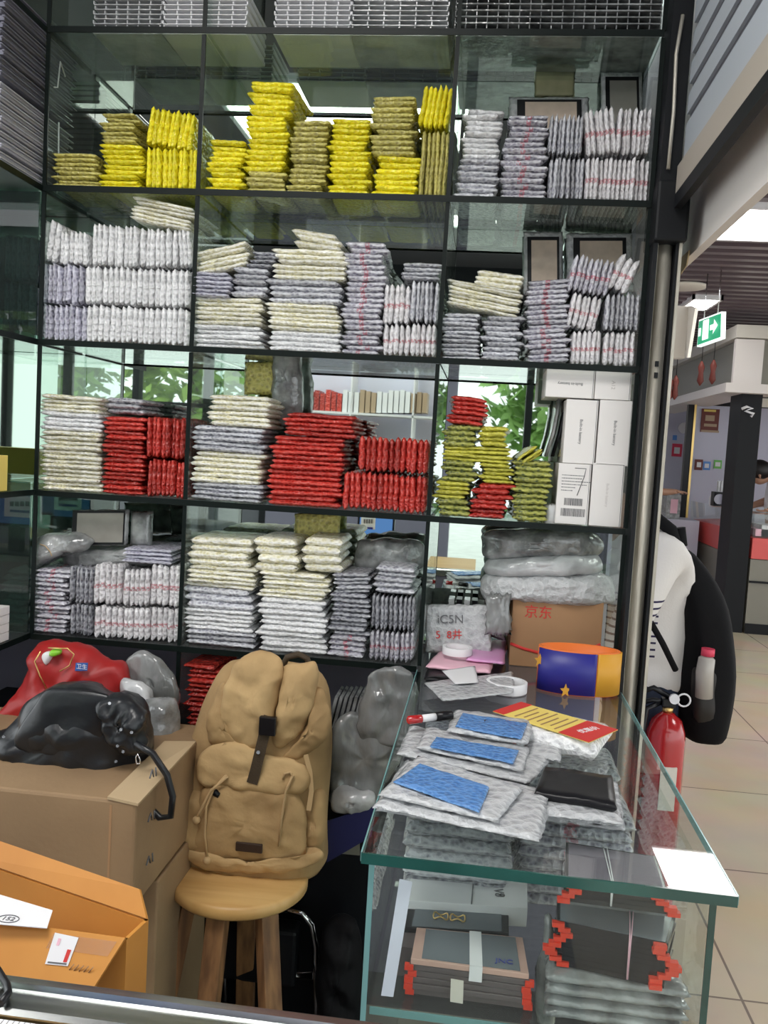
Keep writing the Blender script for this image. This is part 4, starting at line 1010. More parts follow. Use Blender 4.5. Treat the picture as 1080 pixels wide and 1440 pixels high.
# ================================================================ STOOL AND BACKPACK
SZ0 = .50; sc = Vector((-.470, 1.825, SZ0))
st = empty('wooden_stool', (sc.x, sc.y, 0), 'round pale wooden stool carrying the khaki backpack', 'stool')
bm = bmesh.new(); R_ = .150
lathe(bm, [(R_-.006, -.030), (R_, -.024), (R_, -.006), (R_-.006, 0), (.05, 0)], sc, 48)
mk('seat', bm, M['wood'], st, smooth=False)
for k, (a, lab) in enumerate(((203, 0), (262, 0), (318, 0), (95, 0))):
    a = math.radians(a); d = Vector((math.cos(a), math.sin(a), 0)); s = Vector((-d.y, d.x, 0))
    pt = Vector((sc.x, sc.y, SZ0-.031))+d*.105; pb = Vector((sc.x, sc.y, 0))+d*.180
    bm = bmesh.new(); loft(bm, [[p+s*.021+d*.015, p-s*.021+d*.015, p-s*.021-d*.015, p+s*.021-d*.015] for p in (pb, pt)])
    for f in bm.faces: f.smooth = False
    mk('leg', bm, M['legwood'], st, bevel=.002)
mk('stretcher', T([(sc.x-.11, sc.y-.06, .17), (sc.x+.10, sc.y-.07, .17)], .011), M['legwood'], st)

bp = empty('backpack', (-.45, 1.93, SZ0), 'khaki canvas rucksack with leather patch sitting on the wooden stool', 'backpack')
YC = 1.915
rows = [(1222, 258, 452, .085), (1212, 252, 458, .098), (1190, 255, 458, .104), (1150, 256, 457, .104), (1110, 262, 458, .100), (1070, 268, 461, .095), (1030, 278, 464, .09), (995, 288, 464, .085), (965, 300, 460, .075), (945, 312, 450, .06), (932, 330, 440, .035)]
R = []; NS = 40
for y, xl_, xr_, hd in rows:
    a = at(1, YC, xl_, y); b = at(1, YC, xr_, y); c = (a+b)/2; hw = (b.x-a.x)/2; ring_ = []
    z = c.z if y != 1222 else SZ0+.003
    for k in range(NS):
        t = 2*PI*k/NS; cx, sy_ = math.cos(t), math.sin(t); e = .62
        p = Vector((c.x+hw*abs(cx)**e*(1 if cx > 0 else -1), YC+hd*abs(sy_)**e*(1 if sy_ > 0 else -1), z))
        w1 = .010*nz(p+Vector((3, 0, 0)), 11)+.007*nz(Vector((p.x*2.2, p.y, p.z*.8)), 24); q = p-Vector((c.x, YC, z)); q.normalize(); ring_.append(p+q*w1)
    R.append(ring_)
bm = bmesh.new(); loft(bm, R); crumple(bm, .006, 12, 4); mk('body', bm, M['canvas'], bp, sub=1)
def piece(name, pts, Y, fr, bk, m, wob=.004, seed=2, n=4, par=None): return mk(name, pillow(smoothpts(pxo(pts, Y), n+3), fr, bk, wob, seed=seed, cr=.0065, cf=17), m, par or bp, smooth=True)
# lower front pocket, its flap and hem roll
piece('front_pocket', [(275, 1205), (272, 1160), (280, 1125), (300, 1098), (350, 1095), (400, 1108), (425, 1130), (428, 1180), (420, 1208), (350, 1212)], 1.818, .022, .03, M['canvas'], .006, 5)
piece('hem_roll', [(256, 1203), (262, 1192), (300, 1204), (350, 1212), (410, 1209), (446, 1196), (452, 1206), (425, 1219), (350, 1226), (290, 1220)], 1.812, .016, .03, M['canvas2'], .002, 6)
piece('side_pouch', [(255, 1190), (252, 1150), (262, 1118), (285, 1112), (292, 1150), (285, 1195)], 1.83, .028, .04, M['canvas'], .006, 7)
piece('side_pouch', [(432, 1195), (430, 1140), (440, 1112), (455, 1118), (458, 1160), (452, 1190)], 1.86, .03, .04, M['canvas'], .006, 8)
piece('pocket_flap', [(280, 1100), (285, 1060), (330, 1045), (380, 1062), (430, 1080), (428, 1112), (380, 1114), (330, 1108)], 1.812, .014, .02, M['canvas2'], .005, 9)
# two folded lapels of the top flap
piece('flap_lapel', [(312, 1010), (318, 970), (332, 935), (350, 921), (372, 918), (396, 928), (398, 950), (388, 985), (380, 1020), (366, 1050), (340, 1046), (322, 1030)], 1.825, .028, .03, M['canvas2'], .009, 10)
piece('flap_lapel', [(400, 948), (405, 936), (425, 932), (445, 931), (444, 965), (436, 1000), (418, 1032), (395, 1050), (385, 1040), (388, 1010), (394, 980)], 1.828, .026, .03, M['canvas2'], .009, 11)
piece('folded_collar', [(300, 1045), (294, 1010), (300, 980), (318, 962), (322, 1000), (330, 1040), (352, 1058), (340, 1068)], 1.835, .022, .03, M['canvas'], .008, 12)
piece('folded_collar', [(446, 970), (460, 985), (464, 1015), (455, 1045), (420, 1066), (395, 1068), (420, 1045), (438, 1010)], 1.838, .022, .03, M['canvas'], .008, 13)
# carry handle
mk('carry_handle', T(pxo([(396, 940), (404, 924), (420, 920), (432, 926), (436, 938)], 1.90), .007), M['strap'], bp)
# buckle strap with keeper
def ribbon(pts, Y, wpx, th=.004, par=None, m=None, name='strap'):
    P = pxo(pts, Y); bm = bmesh.new(); w_ = wpx/FPX*Y/2; L = []
    for i, p in enumerate(P):
        d = (P[min(i+1, len(P)-1)]-P[max(i-1, 0)]).normalized(); s = d.cross(Vector((0, 1, 0))).normalized()*w_
        L.append([p-s, p+s, p+s+Vector((0, th, 0)), p-s+Vector((0, th, 0))])
    loft(bm, L)
    for f in bm.faces: f.smooth = False
    return mk(name, bm, m or M['strap'], par or bp)
s = ribbon([(378, 1008), (372, 1030), (366, 1055), (360, 1080), (354, 1102)], 1.790, 16)
mk('buckle', B(*(lambda a, b: (a.x, b.x, 1.780, 1.794, b.z, a.z))(at(1, 1.79, 366, 1006), at(1, 1.79, 388, 1034))), M['blackp'], s, bevel=.002)
mk('snap_button', T([at(1, 1.785, 363, 1058), at(1, 1.789, 363, 1058)], .004, n=12), M['chrome'], s)
a, b = at(1, 1.79, 332, 1183), at(1, 1.79, 369, 1200)
mk('adjuster_buckle', T(pxo([(298, 1112), (309, 1118)], 1.80), .008), M['blackp'], bp)
ribbon([(318, 1046), (306, 1062), (298, 1085), (292, 1110)], 1.806, 7, m=M['cord'], name='side_strap')
ribbon([(430, 1062), (436, 1085), (438, 1112), (434, 1140)], 1.812, 7, m=M['cord'], name='side_strap')
mk('leather_patch', B(a.x, b.x, 1.786, 1.792, b.z, a.z), M['leather'], bp, bevel=.002)
mk('drawcord', T(pxo([(318, 1090), (300, 1110), (290, 1135), (288, 1175), (291, 1205)], 1.792), .0028), M['cord'], bp)
mk('drawcord', T(pxo([(320, 1092), (296, 1112), (282, 1140), (275, 1152)], 1.790), .0028), M['cord'], bp)
mk('drawcord', T(pxo([(412, 1090), (402, 1112), (396, 1150), (392, 1190)], 1.790), .0026), M['cord'], bp)
mk('drawcord', T(pxo([(398, 1096), (400, 1088), (408, 1086), (412, 1094)], 1.793), .0026), M['cord'], bp)
for x, y in ((291, 1210), (276, 1153)):
    q = at(1, 1.79, x, y); bm = bmesh.new(); bmesh.ops.create_icosphere(bm, subdivisions=2, radius=.009)
    for v in bm.verts: v.co += q
    mk('cord_bead', bm, M['cord'], bp, smooth=True)

# ================================================================ BOXES ON THE LEFT
yb = 1.50
XR = at(1, yb, 189, 1200).x; zT = at(1, yb, 189, 1128).z; zB_ = at(1, yb, 190, 1283).z
b1 = empty('large_carton', (-.9, 1.65, zB_), 'large plain brown carton under the black bag at left', 'box')
mk('carton_body', B(-1.33, XR, yb, 1.95, zB_+.001, zT), M['card'], b1, bevel=.006)
bm = bmesh.new(); slab([(XR-.055, yb-.002, zT+.001), (XR+.004, yb-.002, zT-.006), (XR+.010, 1.80, zT+.010), (XR-.06, 1.80, zT+.004)], .005, bm=bm); mk('torn_flap', bm, M['cardin'], b1)
bm = bmesh.new(); box(bm, XR-.050, XR-.046, yb-.0006, yb, zB_+.01, zT-.01); mk('corner_crease', bm, M['card2'], b1)
for k in range(3):
    y0 = 1.56; z0 = zB_+.06+k*.085; bm = bmesh.new()
    tube(bm, [(XR+.001, y0, z0), (XR+.001, y0+.012, z0+.012), (XR+.001, y0+.02, z0-.004)], .0015); tube(bm, [(XR+.001, y0+.03, z0+.01), (XR+.001, y0+.034, z0-.008)], .0015); mk('ink_mark', bm, M['ink'], b1)
XL = at(1, 1.5, 205, 1330).x
b2 = tag(mk('lower_carton', B(-1.30, XR+.004, 1.62, 1.95, 0, zB_-.002), M['card'], bevel=.004), 'brown carton standing on the floor below the large carton', 'box')
# open orange carton
oc = empty('orange_carton', (-.75, 1.3, .4), 'open orange carton with white stickers, in front of the large brown carton', 'box')
ztp = .785
FL, FR, BR, BL = [at(2, ztp, x, y) for x, y in ((-60, 1290), (178, 1322), (209, 1293), (-60, 1200))]
BL.y = min(BL.y, 1.49); BR.y = min(BR.y, 1.49)
def wall4(a, b, t, zlo=.30, m=None, name='side_panel'):
    a, b = Vector(a), Vector(b); n = (b-a).cross(Vector((0, 0, 1))).normalized()*t
    bm = bmesh.new(); loft(bm, [[Vector((p.x, p.y, z)) for p in (a, b, b-n, a-n)] for z in (zlo, ztp)])
    for f in bm.faces: f.smooth = False
    return mk(name, bm, m or M['orange'], oc)
fwd = wall4(FL, FR, .005, name='front_panel'); wall4(FR, BR, .005); wall4(BR, BL, .005, name='back_panel')
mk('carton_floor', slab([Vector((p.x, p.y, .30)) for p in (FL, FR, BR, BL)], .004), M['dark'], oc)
# upper flap of the back panel, standing up
bm = slab([BL+Vector((0, -.001, .001)), BR+Vector((0, -.001, .001)), BR+Vector((-.02, .02, .03)), BL+Vector((0, .02, .03))], .005); mk('back_flap', bm, M['orange'], oc)
# front flap folded outward over the front
dn = Vector((0, -.04, -.055))
ff = [FL+dn, FR+Vector((-.03, -.04, -.055)), FR+Vector((0, -.001, .003)), FL+Vector((0, -.001, .003))]
fl = mk('front_flap', slab(ff, .005), M['orange'], oc)
M['tape'] = glassy('clear_tape', (.96, .93, .88), fres=1.6, rough=.12, dirt=.05, dirtc=(.9, .85, .75))
mk('clear_tape', slab(subq(ff, .60, .97, .66, .92, .0055), .0006), M['tape'], fl)
def onp(Y, pts): return [at(1, Y, x, y) for x, y in pts]
def planeq(pl, pts, off):
    a, b, d = Vector(pl[0]), Vector(pl[1]), Vector(pl[3]); n = (b-a).cross(d-a).normalized(); out = []
    for x, y in pts:
        r_ = fw + rt*(x-540)/FPX - up*(y-720)/FPX; t = (a-CAM).dot(n)/r_.dot(n); out.append(CAM+r_*t+n*off)
    return out
stk = mk('address_sticker', slab(planeq(ff, [(66, 1356), (98, 1359), (113, 1319), (80, 1312)], .0058), .0006), M['white'], fl)
sq = planeq(ff, [(66, 1356), (98, 1359), (113, 1319), (80, 1312)], .0068)
mk('sticker_print', slab(subq(sq, .74, .90, .12, .55), .0003), M['redink'], stk); mk('sticker_bar', slab(subq(sq, .10, .92, .04, .09), .0003), M['ink'], stk)
mk('sticker_print', slab(subq(sq, .22, .34, .62, .85), .0003), M['pink'], stk)
tag(mk('paper_sheet', slab([at(2, ztp+.012, x, y) for x, y in ((-30, 1298), (66, 1306), (74, 1281), (-30, 1250))], .001), M['white']), 'white paper sheet lying over the mouth of the orange carton', 'paper')
pp = [x for x in COL.objects if x.name == 'paper_sheet'][0]
q = at(2, ztp+.0135, 12, 1292); mk('stamp', T([(q.x+.014*math.cos(t), q.y+.009*math.sin(t), q.z) for t in [k*PI/10 for k in range(20)]], .0007, closed=True), M['ink'], pp); text('152', (q.x, q.y, q.z), .012, M['ink'], pp, 0, 0, 0)
bk = [BL+Vector((0, .009, .016)), BR+Vector((-.01, .009, .016)), BR+Vector((-.02, .02, .03)), BL+Vector((0, .02, .03))]
mk('white_strip', slab(subq(bk, .55, .82, -.6, .9, -.0015), -.001), M['white'], oc)
bm = bmesh.new()
for k in range(5): 
    a_ = lerpq(ff, .80+.03*k, .35); tube(bm, [a_+Vector((0, -.004, .004)), a_+Vector((.006, -.004, .012))], .0007)
mk('ink_marks', bm, M['card2'], fl)

# ================================================================ BAGS ON THE LARGE CARTON
z0 = zT
def bag(name, label, pts, Y, fr, bk_, m, wob, seed, cat='bag', n=4): return tag(mk(name, pillow(smoothpts(pxo(pts, Y), n+3), fr, bk_, wob, seed=seed, cr=.010, cf=11), m, smooth=True), label, cat)
bb = bag('leather_bag', 'black leather bag with metal studs lying on the brown carton', [(-25, 1110), (-30, 1050), (17, 1026), (45, 990), (69, 966), (92, 961), (150, 973), (182, 980), (204, 1000), (211, 1030), (206, 1062), (188, 1092), (140, 1108), (60, 1112)], 1.72, .09, .09, M['blackleather'], .02, 21)
mk('bag_flap', pillow(smoothpts(pxo([(20, 1040), (50, 990), (75, 968), (150, 976), (160, 1000), (140, 1040), (90, 1062), (40, 1060)], 1.635), 4), .012, .012, .006, seed=22), M['blackleather'], bb, smooth=True)
mk('gathered_side', pillow(smoothpts(pxo([(150, 985), (178, 985), (200, 1005), (205, 1040), (180, 1060), (160, 1040), (148, 1010)], 1.64), 6), .03, .02, .012, seed=23, cr=.016, cf=18), M['blackleather'], bb, smooth=True)
for x, y in ((154, 989), (170, 1026), (185, 1030), (173, 1057), (165, 1049), (163, 1071), (5, 1036)):
    mk('stud', T([at(1, 1.588, x, y), at(1, 1.594, x, y)], .003, n=10), M['chrome'], bb)
mk('shoulder_strap', T(pxo([(190, 1045), (215, 1060), (235, 1090), (243, 1120), (240, 1148), (225, 1150), (200, 1125), (172, 1112)], 1.60), .007), M['blackleather'], bb)
mk('key_ring', T(pxo([(193, 1060), (197, 1068), (197, 1074), (192, 1074), (191, 1066)], 1.588), .0015, closed=True), M['chrome'], bb)
rb = bag('red_bag', 'red gift bag with gold cord and blue label behind the black leather bag', [(2, 1012), (14, 990), (34, 955), (50, 918), (68, 905), (105, 906), (130, 916), (150, 932), (172, 940), (173, 978), (140, 1010), (60, 1040), (20, 1030)], 1.93, .05, .06, M['redbag'], .018, 24)
mk('blue_label', slab([at(1, 1.872, x, y) for x, y in ((106, 943), (123, 943), (124, 932), (107, 932))], .002), mat('blue_label', (.03, .12, .40), .4), rb)
text('卫生', at(1, 1.868, 115, 938), .013, M['white'], rb)
mk('gold_cord', T(pxo([(57, 916), (49, 930), (56, 950), (67, 971)], 1.872), .0016), M['brass'], rb); mk('gold_cord', T(pxo([(68, 911), (95, 912), (104, 920), (98, 936), (84, 944)], 1.872), .0016), M['brass'], rb)
mk('white_lining', pillow(smoothpts(pxo([(60, 925), (62, 918), (70, 916), (74, 922), (66, 935)], 1.885), 3), .012, .01, .002), M['white'], rb, smooth=True)
mk('green_wrapper', pillow(smoothpts(pxo([(70, 920), (74, 913), (86, 914), (85, 920), (76, 923)], 1.88), 3), .012, .01, .002), mat('lime_wrapper', (.25, .60, .04), .3), rb, smooth=True)
bag('grey_pouch', 'pale grey pouch nearest the divider behind the black bag', [(176, 948), (180, 925), (205, 920), (238, 945), (247, 975), (246, 1005), (215, 985), (195, 965)], 1.98, .012, .03, M['filmb'], .01, 25)
bag('grey_pouch', 'rounded grey pouch just right of the leather bag', [(172, 962), (178, 955), (200, 965), (214, 990), (205, 1000), (190, 990), (174, 985)], 1.92, .012, .03, M['filmw'], .006, 26)
bag('dark_bag', 'dark grey bag slumped between leather bag and rack divider', [(195, 1000), (210, 985), (245, 990), (246, 1040), (235, 1080), (205, 1060)], 1.90, .05, .05, M['filmg'], .012, 27)

# ================================================================ BETWEEN STOOL AND COUNTER
def film(label, pts, Y, fr, bk_, m, seed):
    o = mk('plastic_bag', pillow(smoothpts(pxo(pts, Y), 8), fr, bk_, .014, seed=seed, cr=.008, cf=13), M[m], smooth=True); return tag(o, label, 'bag')
film('crumpled clear plastic bag against the last divider, above the others', [(505, 1020), (515, 960), (530, 942), (560, 940), (584, 950), (586, 1000), (575, 1050), (540, 1045), (515, 1045)], 1.99, .012, .03, 'filmb', 31)
film('large grey plastic bag between backpack and glass counter', [(464, 1100), (468, 1030), (490, 1005), (530, 1010), (570, 1020), (566, 1060), (540, 1100), (520, 1135), (466, 1130)], 2.00, .012, .03, 'filmb', 32)
film('white-bottomed plastic bag below the large grey one', [(468, 1140), (472, 1105), (500, 1112), (525, 1118), (520, 1135), (495, 1142)], 1.98, .02, .03, 'filmw', 33)
for k in range(7):
    x = 467+k*7
    tag(mk('film_sleeve', slab([at(1, 2.03, x-8, 1026), at(1, 2.03, x-4, 1028), at(1, 2.03, x+8, 982), at(1, 2.03, x+4, 980)], -.10), M['filmg']), ('leftmost ' if k == 0 else 'thin ')+'grey film sleeve standing beside the backpack', 'sleeve', 'grey film sleeves beside the backpack')
tag(mk('blue_card', slab([at(1, 1.97, 460, 1212), at(1, 1.97, 522, 1176), at(1, 1.97, 530, 1132), at(1, 1.97, 460, 1154)], .004), M['bluecard']), 'dark blue card leaning between stool and glass counter', 'card')
tag(mk('grey_card', slab([at(1, 2.0, 463, 1198), at(1, 2.0, 506, 1202), at(1, 2.0, 506, 1172), at(1, 2.0, 490, 1178)], .004), M['greyc']), 'grey card edge below the dark blue card', 'card')
ch = empty('tube_chair', (-.38, 2.0, 0), 'chromed tube folding chair in the shade behind the stool', 'chair')
mk('tube_frame', T(pxo([(402, 1278), (425, 1284), (438, 1300), (444, 1330), (446, 1440), (446, 1500)], 2.0), .008), M['chrome'], ch)
mk('tube_frame', T(pxo([(318, 1500), (316, 1300)], 2.0)+pxo([(330, 1282), (402, 1278)], 2.0), .008), M['chrome'], ch)
mk('cross_bar', T(pxo([(300, 1366), (440, 1372)], 1.98), .009), M['chrome'], ch)
mk('black_seat', B(-.55, -.36, 1.96, 2.02, .16, .30), M['black'], ch, bevel=.01)
bag('black_sack', 'furry black sack on the floor between stool and counter', [(455, 1500), (450, 1400), (452, 1320), (465, 1296), (490, 1292), (503, 1310), (506, 1400), (500, 1500)], 1.96, .05, .05, M['blacknylon'], .02, 35)
# ================================================================ HALL
def vbox(name, x0, x1, y0, y1, Y, dep, m, par=None, **k):
    ym = (y0+y1)/2; xm = (x0+x1)/2; bl = Vector((at(1, Y, x0, ym).x, 0, at(1, Y, xm, y1).z)); tr = Vector((at(1, Y, x1, ym).x, 0, at(1, Y, xm, y0).z))
    return mk(name, B(min(bl.x, tr.x), max(bl.x, tr.x), Y, Y+dep, min(bl.z, tr.z), max(bl.z, tr.z)), m, par, **k)
def vslab(name, pts, Y, m, par=None, t=.01):
    P = pxo(pts, Y); bm = bmesh.new(); loft(bm, [[p for p in P], [p+Vector((0, t, 0)) for p in P]])
    for f in bm.faces: f.smooth = False
    return mk(name, bm, m, par)
# exit sign
Ye = 6.4
ex = empty('exit_sign', tuple(at(1, Ye, 1000, 465)), 'green emergency exit sign with white arrow hanging in the hall', 'sign')
bl, br, tr, tl = [at(1, y, x, yy) for x, yy, y in ((980, 488, 6.6), (1014, 476, 6.2), (1015, 438, 6.2), (983, 450, 6.6))]
c = [bl, br, tr, tl]
mk('sign_box', slab([p for p in c], -.03), M['signw'], ex)
mk('green_face', slab(subq(c, .02, .98, .06, .94, .001), .001), M['green'], ex)
fc_ = subq(c, 0, 1, 0, 1, .012)
def spoly(name, uv, m): 
    bm = bmesh.new(); bm.faces.new([bm.verts.new(lerpq(fc_, u, v)) for u, v in uv]); return mk(name, bm, m, ex, solid=.0008)
spoly('arrow', [(.60, .42), (.74, .42), (.72, .25), (.92, .52), (.76, .80), (.76, .62), (.60, .62)], M['signw'])
spoly('door_symbol', [(.28, .15), (.54, .15), (.54, .88), (.28, .88)], M['signw'])
spoly('runner', [(.34, .20), (.40, .40), (.36, .60), (.42, .78), (.48, .76), (.46, .55), (.50, .38), (.46, .20), (.44, .36)], M['green'])
spoly('letter_marks', [(.10, .35), (.20, .35), (.20, .65), (.10, .65)], M['signw'])
for u in (.25, .85): mk('hanging_rod', T([lerpq(c, u, 1)+Vector((0, .01, 0)), Vector((lerpq(c, u, 1).x, lerpq(c, u, 1).y+.01, 2.80))], .004), M['chrome'], ex)
# cream sign box and corner stall
o = vbox('sign_box', 936, 966, 430, 503, 6.4, .10, M['cream']); tag(o, 'blank cream sign box hanging below the far light panel', 'sign')
a_ = at(1, 6.45, 950, 430); mk('hanging_rod', T([a_, Vector((a_.x, a_.y, 2.80))], .006), M['chrome'], o)
mk('side_face', slab([at(1, 6.4, 968, 503), at(1, 5.9, 971, 503), at(1, 5.9, 982, 434), at(1, 6.4, 972, 430)], .02), M['cream'], o)
YS = 7.95
sx0 = at(1, YS, 1031, 600).x; fl_ = 0
stall = empty('corner_stall', (sx0+1, YS+.5, 0), 'corner stall across the hall with white cornice and black mirror column', 'stall')
def zof(y, x=1050): return at(1, YS, x, y).z
def rail(name, y0, y1, m, t=.18, extra=0):
    z0_, z1_ = zof(y1), zof(y0)
    bm = bmesh.new(); box(bm, sx0-extra, sx0+4, YS-extra, YS+t, z0_, z1_); box(bm, sx0-extra, sx0+t, YS+t+.001, 13.5, z0_, z1_); return mk(name, bm, m, stall)
rail('upper_cornice', 458, 476, M['cream'], .22, .05); rail('lower_cornice', 541, 554, M['fascia'], .25, .12)
rail('cornice_glass', 478, 539, M['greyc'], .05)
vbox('cornice_pillar', 1033, 1073, 477, 540, YS-.03, .06, M['fascia'], stall)
c0_ = at(1, YS, 1031, 700); c1_ = at(1, YS, 1060, 700)
mk('black_column', B(c0_.x, c1_.x, YS, YS+.35, 0, zof(552)), M['black'], stall)
mk('white_scrawl', T([at(1, YS-.006, x, y) for x, y in ((1043, 575), (1050, 572), (1058, 574), (1048, 578), (1060, 582), (1056, 586))], .012), M['white'], stall)
bm = bmesh.new(); x2 = c1_.x+.02
mk('counter_base', B(x2, x2+3, YS, YS+.5, .0, zof(786)), M['greyc'], stall); mk('coral_band', B(x2, x2+3, YS-.01, YS+.5, zof(785), zof(756)), M['coral'], stall)
mk('base_groove', B(x2, x2+3, YS-.012, YS-.005, zof(819), zof(816)), M['black'], stall); mk('kick_plate', B(x2, x2+3, YS-.015, YS-.001, 0, .09), M['black'], stall)
mk('glass_case', B(x2, x2+3, YS+.0, YS+.5, zof(755), zof(722)), M['clearglass'], stall)
mk('goods_in_case', B(x2+.1, x2+.7, YS+.1, YS+.4, zof(754), zof(738)), M['filmw'], stall); mk('goods_in_case', B(x2+.05, x2+.35, YS+.1, YS+.3, zof(754), zof(744)), M['pink'], stall)
struct('wall_stall', B(x2+.0, x2+3, YS+2.2, YS+2.3, 0, 2.3), M['ceil'])
mk('lit_header', B(x2, x2+3, YS+.3, YS+.35, zof(568), zof(555)), M['cream'], stall)
for k in range(8):
    a_ = at(1, YS+2.1, 1064+(k % 4)*7, 600+(k//4)*28); tag(mk('wall_gadget', B(a_.x-.06, a_.x+.06, YS+2.05, YS+2.15, a_.z-.08, a_.z+.06), M['filmw'] if k % 3 else M['chrome']), 'small pale gadget on the dark wall behind the clerk', 'gadget', 'gadgets behind the clerk')
# side run of the stall : white walls, posts, glass cases
YW = 9.9
w1 = at(1, YW, 976, 600).x; w2 = at(1, YW, 1034, 600).x
struct('wall_poster', B(w1, w2+.6, YW, YW+.1, 0, zof(552)), M['wallw'])
YV = 11.6
w3 = at(1, YV, 925, 600).x; w4 = at(1, YV, 968, 600).x
struct('wall_far', B(w3-.3, w4+.1, YV, YV+.1, 0, 2.3), M['wallw'])
struct('wall_end', B(.4, 9, 14.5, 14.6, 0, 3.0), M['cream'])
o = vbox('black_door_post', 962, 973, 556, 745, 9.7, .08, M['blackp']); tag(o, 'slim black door post with gold edge between two pale walls', 'post'); vbox('gold_edge', 970.5, 973.5, 556, 745, 9.68, .015, M['brass'], o)
def poster(x0, x1, y0, y1, Y, m, label, inner, cat='poster'):
    o = vbox('poster', x0, x1, y0, y1, Y-.012, .008, m); tag(o, label, cat)
    for (a_, b_, c_, d_, mm) in inner: vbox('printed_block', a_, b_, c_, d_, Y-.016, .004, mm, o)
    return o
M['maroon'] = mat('maroon', (.16, .03, .02), .5); M['tan'] = mat('tan', (.45, .33, .22), .6); M['sky'] = mat('sky_blue', (.12, .30, .70), .5); M['lgreen'] = mat('leaf_green', (.18, .55, .12), .5); M['rosy'] = mat('sticker_red', (.75, .06, .12), .5)
poster(986, 1011, 575, 608, YW, M['maroon'], 'dark red picture poster on the pale wall across the hall', [(990, 1007, 576, 579, M['yell']), (992, 1005, 584, 592, M['tan']), (990, 1008, 596, 600, M['tan']), (986, 1011, 605, 608, M['tan'])])
poster(977, 988, 646, 661, YW, M['maroon'], 'dark red square payment sticker, leftmost of three under the poster', [(980, 986, 650, 657, M['white'])], 'sticker')
poster(989, 999, 649, 661, YW, M['sky'], 'blue square payment sticker between the red and green ones', [(991, 997, 652, 658, M['white'])], 'sticker')
poster(1004, 1015, 647, 659, YW, M['lgreen'], 'green square payment sticker right of the blue one', [(1006, 1013, 650, 656, M['white'])], 'sticker')
poster(945, 959, 624, 642, YV, M['rosy'], 'red payment sticker alone on the left pale wall', [(948, 956, 629, 638, M['white'])], 'sticker')
poster(946, 952, 612, 619, YV, M['sky'], 'tiny pale blue sticker above the lone red sticker', [], 'sticker')
q = at(1, YV, 961, 602); bm = bmesh.new(); tube(bm, [(q.x, YV-.05, q.z), (q.x, YV-.01, q.z)], .07, 20); tag(mk('wall_clock', bm, M['white']), 'round white disc on the left pale wall by the post', 'clock')
# glass showcase with coral band, seen along the side
sc2 = empty('glass_showcase', tuple(at(1, 9.0, 995, 800)), 'glass showcase with coral band and grey doors by the poster wall', 'showcase')
def sidebox(name, y0a, y1a, y0b, y1b, m, inset=0, par=None, xs=(971, 1021)):
    P = [at(1, 9.75, xs[0], y1a), at(1, 8.6, xs[1], y1b), at(1, 8.6, xs[1], y0b), at(1, 9.75, xs[0], y0a)]
    bm = slab(P, -.4); return mk(name, bm, m, par or sc2)
sidebox('grey_doors', 757, 810, 778, 855, M['greyc']); sidebox('coral_band', 730, 756, 742, 777, M['coral']); sidebox('glass_case', 704, 729, 714, 741, M['clearglass'])
o = vbox('camera_unit', 1004, 1020, 692, 712, 8.7, .12, M['blackp']); tag(o, 'black camera on top of the glass showcase', 'camera'); mk('lens_ring', T([at(1, 8.69, 1012, 702), at(1, 8.66, 1012, 702)], .05, 16), M['chrome'], o)
q = at(1, 8.9, 999, 704); bm = bmesh.new(); tube(bm, [q, q+Vector((.11, 0, 0))], .06, 16); tag(mk('paper_roll', bm, M['white']), 'white paper roll beside the black camera', 'roll')
for k in range(3):
    o = vbox('bottle', 1010+k*4, 1013+k*4, 676, 691, 8.8, .05, M['filmw']); tag(o, ('leftmost', 'middle', 'rightmost')[k]+' pale bottle behind the black camera', 'bottle', 'bottles behind the camera')
# hanging red charms
for k, (x, y) in enumerate(((987, 508), (1004, 506), (943, 530), (951, 528))):
    q = at(1, 7.915, x, y); o = tag(mk('hanging_charm', T([q, q-Vector((0, 0, .05)), q-Vector((0, 0, .10)), q-Vector((0, 0, .17)), q-Vector((0, 0, .21))], [.008, .03, .02, .03, .005], 8), M['maroon']), ('dark red charm hanging left of centre under the cornice', 'dark red charm hanging nearest the cornice pillar', 'outermost dark red charm beside the shopfront post', 'second dark red charm from the shopfront post')[k], 'charm')
    mk('string', T([q, Vector((q.x, q.y, zof(476, 1040)+.03))], .003), M['blackp'], o)
